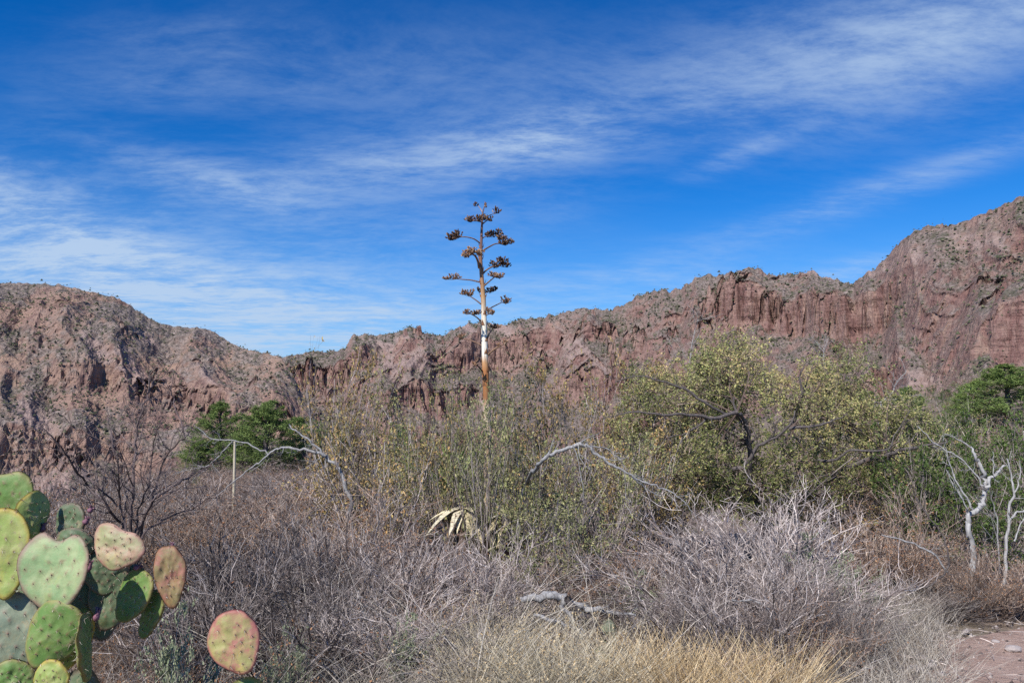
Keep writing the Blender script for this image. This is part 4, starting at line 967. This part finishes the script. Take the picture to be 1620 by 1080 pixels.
def pad(parent, px, py, Y, wpx, hpx, roll, yaw, kind, notch=0.0, tilt=0.0, label=None, wav=.055):
    """a fleshy pad: outline rings on both faces, domed, with areoles and spines"""
    c = at(px, py, Y); W_ = wpx*1.06/FPX*Y; H_ = hpx*1.10/FPX*Y; th = .0125
    nr, ns = (18, 56) if py < 1090 else (8, 24); seed = int(px*7+py)
    ang = np.linspace(0, 2*math.pi, ns, endpoint=False)
    x = np.sin(ang)*.5; z = -np.cos(ang)*.5
    wid = 1+.22*np.clip(z*1.6, -1, 1)-.10*(z < -.1)*(np.abs(z)-.1)*3
    x = x*wid; x *= 1/(2*np.abs(x).max())
    x = x+.05*math.sin(seed)*z; z = z-notch*np.exp(-((x+.02)/.17)**2)*(z > 0)*.22
    k = 1+wav*(vnoise(np.cos(ang)*1.6+5, np.sin(ang)*1.6+5, 0, seed)-.5)*3; x = x*k; z = z*k
    rr = np.linspace(0, 1, nr)**.8
    # areoles on a staggered lattice
    ar = []
    for i in range(-4, 5):
        for j in range(-4, 5):
            ax = (i+.5*(j % 2))*.185+rng.normal()*.022; az_ = j*.142+rng.normal()*.020
            f = math.hypot(ax/.46, az_/.48)
            if f < .88: ar.append((ax, az_))
    for a_ in np.linspace(0, 2*math.pi, 15, endpoint=False)+.2:
        i_ = int(a_/(2*math.pi)*ns) % ns; ar.append((x[i_]*.985, z[i_]*.985))
    ar = np.array(ar)
    V = []; rim = []; are = []
    bx, bz = rng.normal()*.35, rng.normal()*.25
    def surf(xx, zz, r_):
        dome = np.sqrt(np.clip(1-r_**4, 0, 1))
        bend = bx*xx*xx*.35*W_*2+bz*zz*zz*.3*W_
        return dome*th, bend
    for side in (-1, 1):
        for i in range(nr):
            xx = x*rr[i]; zz = z*rr[i]
            dm, bd = surf(xx, zz, rr[i])
            d2 = ((xx[:, None]-ar[None, :, 0])**2+(zz[:, None]-ar[None, :, 1])**2)
            bump = np.exp(-d2/.0012).max(1); wob = (vnoise(xx*5+seed, zz*5, 0, 3)-.5)*.014+(vnoise(xx*13+seed, zz*13, 0, 4)-.5)*.004
            y = side*(dm+bump*.0035*(rr[i] < .96))+bd+wob
            V += list(zip(xx*W_, y, zz*H_)); rim += [rr[i]]*ns; are += list((np.exp(-d2/.0006).max(1))*(rr[i] < .97))
    Q = []
    for sidx in range(2):
        o0 = sidx*nr*ns
        for i in range(nr-1):
            for j in range(ns):
                a_, b_ = o0+i*ns+j, o0+i*ns+(j+1) % ns
                Q.append((a_, b_, b_+ns, a_+ns) if sidx == 0 else (a_, a_+ns, b_+ns, b_))
    last0 = (nr-1)*ns; last1 = nr*ns+(nr-1)*ns
    for j in range(ns): Q.append((last0+j, last0+(j+1) % ns, last1+(j+1) % ns, last1+j))
    me = make_mesh('pad', V, Q, None, True, {'rim': rim, 'areole': are}, [PM[kind]])
    o = link('pad', me, parent, tuple(c)); o.rotation_euler = (math.radians(tilt), math.radians(roll), math.radians(yaw))
    o.rotation_mode = 'ZXY' if False else 'XYZ'
    if label: o['label'] = label
    # areole cushions and spines
    bag = Bag(); P0 = []; D0 = []
    for ax, az_ in ar:
        for side in (-1, 1):
            r_ = min(1, math.hypot(ax/.5, az_/.5)); dm, bd = surf(ax, az_, r_); y = side*(dm+.0035)+bd
            p = np.array([ax*W_, y, az_*H_])
            B = np.array([(1,0,0),(0,0,1),(-1,0,0),(0,0,-1),(0,side,0)])*np.array([.0023,.0022,.0023])
            bag.add(p+B, T=[(0,1,4),(1,2,4),(2,3,4),(3,0,4)], tone=rng.random(), m=1)
            for s_ in range(int(rng.integers(1, 4))):
                P0.append(p); D0.append((rng.normal()*.8, side*1.0, rng.normal()*.8-.5))
    P0 = np.array(P0); D0 = np.array(D0)
    Pn, Rn = grow(P0, D0, .016*(.3+1.0*rng.random(len(P0))**1.5), np.full(len(P0), .0005), 2, .0, 0); tubes(bag, Pn, Rn, 3)
    so_ = link('spines', bag.mesh('spines', [M_spine, M_areole]), o); so_['kind'] = 'stuff'
    return o
M_areole = tone_mat('areole felt', [(.11,.05,.045),(.19,.09,.07)], .9)
def fruit(parent, px, py, Y, w_=12, h_=18, rot=0):
    c = at(px, py, Y); w2 = w_/FPX*Y/2; h2 = h_/FPX*Y/2; bag = Bag()
    K = 7; zz = np.linspace(-1, 1, K); prof = np.array([.35,.75,.95,.85,.65,.75,.45])
    P = np.stack([np.sin(zz*2+rng.random())*.12*w2, np.zeros(K), zz*h2], 1)[None]; tubes(bag, P, (prof*w2)[None], 9, tone=.4)
    n = 16; a = rng.random(n)*6.28
    Pn, Rn = grow(np.c_[np.cos(a)*w2*.5, np.sin(a)*w2*.5, np.full(n, h2*.85)], np.c_[np.cos(a)*.6, np.sin(a)*.6, np.ones(n)], np.full(n, h2*.6), np.full(n, w2*.22), 3, .3, 0); tubes(bag, Pn, Rn, 4, m=0)
    o = link('fruit', bag.mesh('fruit', [M_fruit], True), parent, tuple(c)); o.rotation_euler = (0, math.radians(rot), 0)
pb = at(80, 1000, 2.95)
pp_ = root('prickly_pear', 'large prickly pear cactus with pale flat pads at the bottom left corner', 'cactus', (pb.x, 2.95, zg(pb.x, 2.95)))
pad(pp_, 12, 797, 3.10, 78, 96, -4, 8, 'green', .25, 0, 'mid green notched pad in half shade')
pad(pp_, 52, 818, 3.02, 56, 72, 5, 68, 'yellow')
pad(pp_, 6, 872, 2.86, 84, 124, -6, 10, 'yellow', 0, -4, 'broad yellow green pad at the left edge')
pad(pp_, 110, 828, 3.12, 60, 62, 14, -22, 'dark', 0, 0, 'shaded green pad standing behind the heart shaped one')
pad(pp_, 117, 862, 3.05, 56, 48, 20, 10, 'dark')
pad(pp_, 90, 903, 2.80, 106, 120, 2, -6, 'pale', .75, -5, 'pale heart shaped pad')
pad(pp_, 184, 866, 2.96, 84, 62, 24, -8, 'cream', .5, -6, 'cream pink pad lit by the sun')
pad(pp_, 166, 905, 3.10, 66, 62, 5, 20, 'dark')
pad(pp_, 196, 918, 3.18, 60, 60, 25, 0, 'dark')
pad(pp_, 212, 942, 3.0, 56, 84, 32, -18, 'green')
pad(pp_, 270, 911, 2.95, 46, 86, -6, 12, 'red', .1, 0, 'brownish red pad at the right end')
pad(pp_, 80, 1003, 2.78, 82, 104, 34, 6, 'green', .1, 6, 'green pad half shaded by the heart shaped one')
pad(pp_, 116, 1010, 2.86, 56, 92, 26, -10, 'yellow')
pad(pp_, 133, 1026, 2.80, 60, 118, 28, -76, 'green', 0, 0, 'pad seen edge on, leaning right')
pad(pp_, 14, 1000, 2.88, 88, 118, -12, 14, 'blue', .1, -5, 'grey green pad behind dry stems')
pad(pp_, 80, 1078, 2.74, 50, 62, 10, 0, 'yellow')
pad(pp_, 176, 948, 3.12, 62, 88, 10, 12, 'dark'); pad(pp_, 240, 972, 3.04, 40, 78, 28, -30, 'green')
pad(pp_, 20, 1078, 2.80, 60, 60, -15, 20, 'green')
pad(pp_, 42, 920, 3.05, 60, 90, 10, -30, 'dark'); pad(pp_, 150, 965, 3.15, 70, 90, -15, 25, 'dark')
# the jointed old pads below, down to the soil
for i, (px, py, Y_, w_, h_, ro, yw) in enumerate([(60,1130,2.9,90,110,-8,10),(130,1120,3.0,90,110,14,-20),(20,1180,2.95,90,110,5,30),(95,1220,2.98,100,120,-5,-10),(160,1200,3.05,90,110,12,15),(100,1310,3.0,100,120,0,5),(150,1300,3.02,95,115,8,-25),(200,1140,3.2,80,100,10,5),(95,1390,3.0,100,120,0,0),(200,1230,3.1,90,110,-8,0),(180,1330,3.06,90,110,-8,0)]):
    pad(pp_, px, py, Y_, w_, h_, ro, yw, 'dark' if i % 2 else 'green')
for a in ((143,806,3.1,12,12,30),(136,824,3.08,13,14,20),(68,835,3.05,12,16,0),(164,845,3.05,14,13,10),(217,897,2.98,12,14,60),(153,973,2.84,13,22,10),(272,864,3.16,9,12,0),(141,896,2.98,12,20,10)):
    fruit(pp_, a[0], a[1], a[2], a[3]*.8, a[4]*.8, a[5])
rebase(pp_)
b0 = at(371, 1018, 2.8)
lp = root('prickly_pear', 'small prickly pear showing one round pad blotched red and yellow in the grass', 'cactus', (b0.x, 2.8, zg(b0.x, 2.8)))
pad(lp, 370, 1018, 2.8, 76, 88, -24, 6, 'blotch', 0, -4, 'round pad blotched red and yellow')
for px, py, w_, h_, ro in ((386,1128,80,96,10),(385,1190,80,96,-10),(392,1275,84,100,4),(388,1365,84,100,-5),(340,1190,70,90,-30)): pad(lp, px, py, 2.86, w_, h_, ro, 20, 'green')
rebase(lp)
b0 = at(960, 1010, 5.7)
lp = root('prickly_pear', 'low prickly pear with a grey green red rimmed pad beside the fallen silver limb', 'cactus', (b0.x, 5.7, zg(b0.x, 5.7)))
pad(lp, 962, 1006, 5.7, 28, 46, 6, 20, 'blue', 0); pad(lp, 956, 1045, 5.72, 28, 40, -14, -20, 'green'); rebase(lp)

# ------------------------------------------------------------------ grass, litter, filler (uncountable)
def blades(name, label, cx_, cy_, L, wd, mat, lean=.35, tip=0.0, tipm=None, K=4):
    n = len(cx_); z0 = gz(cx_, cy_); a = rng.random(n)*6.28
    d = norm(np.stack([np.cos(a)*lean*rng.random(n), np.sin(a)*lean*rng.random(n), np.ones(n)], 1)); p = np.stack([cx_, cy_, z0], 1)
    side = norm(np.cross(d, rng.normal(size=(n, 3)))); Pp = [p]
    bend = np.stack([np.cos(a), np.sin(a), -np.abs(rng.normal(size=n))*.35], 1)*(.12+.30*rng.random((n, 1)))
    dd = d
    for k in range(1, K): dd = norm(dd+bend); Pp.append(Pp[-1]+dd*(L/(K-1))[:, None])
    Pp = np.stack(Pp, 1); ww = np.linspace(1, .25, K)[None, :, None]*wd[:, None, None]*.5
    V = np.stack([Pp-side[:, None]*ww, Pp+side[:, None]*ww], 2).reshape(-1, 3)
    i = (np.arange(n)*K*2)[:, None]+np.arange(K-1)[None]*2
    Q = np.stack([i, i+1, i+3, i+2], -1).reshape(-1, 4)
    bag = Bag(); bag.add(V, Q, tone=np.repeat(rng.random(n), K*2))
    mats = [mat]
    if tip:
        sel = rng.random(n) < tip; T_ = Pp[sel, -1]; m_ = 7
        c = np.repeat(T_, m_, 0)+rng.normal(size=(len(T_)*m_, 3))*np.array([.010, .010, .022]); leaf_at(bag, c, .012, 1, .8); mats.append(tipm or mat)
    return tag(link(name, bag.mesh(name, mats)), label, 'grass', kind='stuff')
def clumps(n, pxr, dr, mask=None, per=40, sg=.07):
    out = []
    while len(out) < n:
        px = pxr[0]+(pxr[1]-pxr[0])*rng.random(); dp = dr[0]+(dr[1]-dr[0])*rng.random()
        x = (px-810)/FPX*dp
        dt = np.min(np.hypot(cx-x, cy-dp))
        if dt < .86: continue
        if mask and not mask(px, dp, x): continue
        if 815 < px < 1010 and 4.75 < dp < 6.3 and rng.random() < .85: continue
        out.append((x, dp))
    o = np.repeat(np.array(out), per, 0); return o+rng.normal(size=o.shape)*sg
g = clumps(300, (380, 1480), (3.7, 7.6), None, 70, .085)
blades('dry_grass', 'grey dry grass filling the foreground between the bare bushes', g[:, 0], g[:, 1], .20+.32*rng.random(len(g)), .0022+.0022*rng.random(len(g)), M_palegrass, .8)
g = clumps(105, (725, 985), (4.2, 5.4), None, 30, .03)
blades('straw_grass', 'pale straw grass with seed heads at the bottom centre', g[:, 0], g[:, 1], .30+.30*rng.random(len(g)), .0036+.003*rng.random(len(g)), M_strawpale, .45, .22, M_straw)
g = clumps(70, (985, 1265), (4.1, 4.75), None, 42, .028)
blades('golden_grass', 'golden dry grass along the bottom edge right of centre', g[:, 0], g[:, 1], .30+.26*rng.random(len(g)), .0036+.003*rng.random(len(g)), M_straw, .4)
g = clumps(150, (-60, 520), (3.3, 6.5), None, 55, .08)
blades('brown_grass', 'brown dry stems around the prickly pear', g[:, 0], g[:, 1], .22+.30*rng.random(len(g)), .002+.002*rng.random(len(g)), M_brown, .8, .15, M_rust)
g = clumps(110, (420, 980), (4.4, 6.6), None, 7, .10)
blades('dry_stalks', 'long pale dry stalks standing up through the bare bushes', g[:, 0], g[:, 1], .55+.45*rng.random(len(g)), .005+.003*rng.random(len(g)), M_palegrass, .5, K=6)
g = clumps(40, (20, 420), (2.7, 3.6), None, 12, .10)
blades('dry_stems', 'dry stems crossing in front of the prickly pear', g[:, 0], g[:, 1], 1.0*(.65+.5*rng.random(len(g))), .0025+.002*rng.random(len(g)), M_palegrass, .6, .5, M_rust, K=6)
# fallen twig litter
n = 4800; dp = 3.5*(14/3.5)**rng.random(n); px = -100+1850*rng.random(n); x = (px-810)/FPX*dp; z = gz(x, dp)+.015+.05*rng.random(n)
keep = np.array([np.min(np.hypot(cx-a_, cy-b_)) > .8 or rng.random() < .25 for a_, b_ in zip(x, dp)])
p = np.stack([x, dp, z], 1)[keep]; m_ = len(p); a = rng.random(m_)*6.28
Pn, Rn = grow(p, np.stack([np.cos(a), np.sin(a), rng.normal(size=m_)*.2], 1), .08+.30*rng.random(m_), .0015+.003*rng.random(m_), 4, .2, 0)
bag = Bag(); tubes(bag, Pn, Rn, 3); tag(link('twig_litter', bag.mesh('twig_litter', [M_grey])), 'grey fallen twigs lying over the ground', 'twigs', kind='stuff')
# gravel beside the path
n = 3200; k = rng.integers(0, 90, n); sd = np.where(rng.random(n) < .5, -1, 1)*(.62+.35*rng.random(n)**1.0); sd = np.where(rng.random(n) < .42, (rng.random(n)*2-1)*.75, sd)
x = cx[k]+nxv[k]*sd+rng.normal(size=n)*.03; y = cy[k]+nyv[k]*sd+rng.normal(size=n)*.03; r_ = .004+.014*rng.random(n)**2.5
B = norm(np.array([(1,0,.1),(.2,1,0),(-.9,.3,.1),(-.2,-1,0),(.1,.1,.8),(0,0,-.6)]))
V = (np.stack([x, y, gz(x, y)+.02], 1)[:, None]+B[None]*(r_[:, None, None]*(1+.3*rng.normal(size=(n, 6, 1))))).reshape(-1, 3); i = np.arange(n)*6
T = np.concatenate([np.stack([i+a_, i+(a_+1) % 4, i+4], 1) for a_ in range(4)]+[np.stack([i+(a_+1) % 4, i+a_, i+5], 1) for a_ in range(4)])
bag = Bag(); bag.add(V, T=T, tone=np.repeat(rng.random(n), 6)); tag(link('gravel', bag.mesh('gravel', [M_grey])), 'small gravel scattered along the path edges', 'gravel', kind='stuff')

# print('TRIS', sum(sum(len(p.vertices)-2 for p in m.polygons) if len(m.polygons) < 3000 else int(len(m.loops)-2*len(m.polygons)) for m in bpy.data.meshes), 'OBJECTS', len(bpy.data.objects))
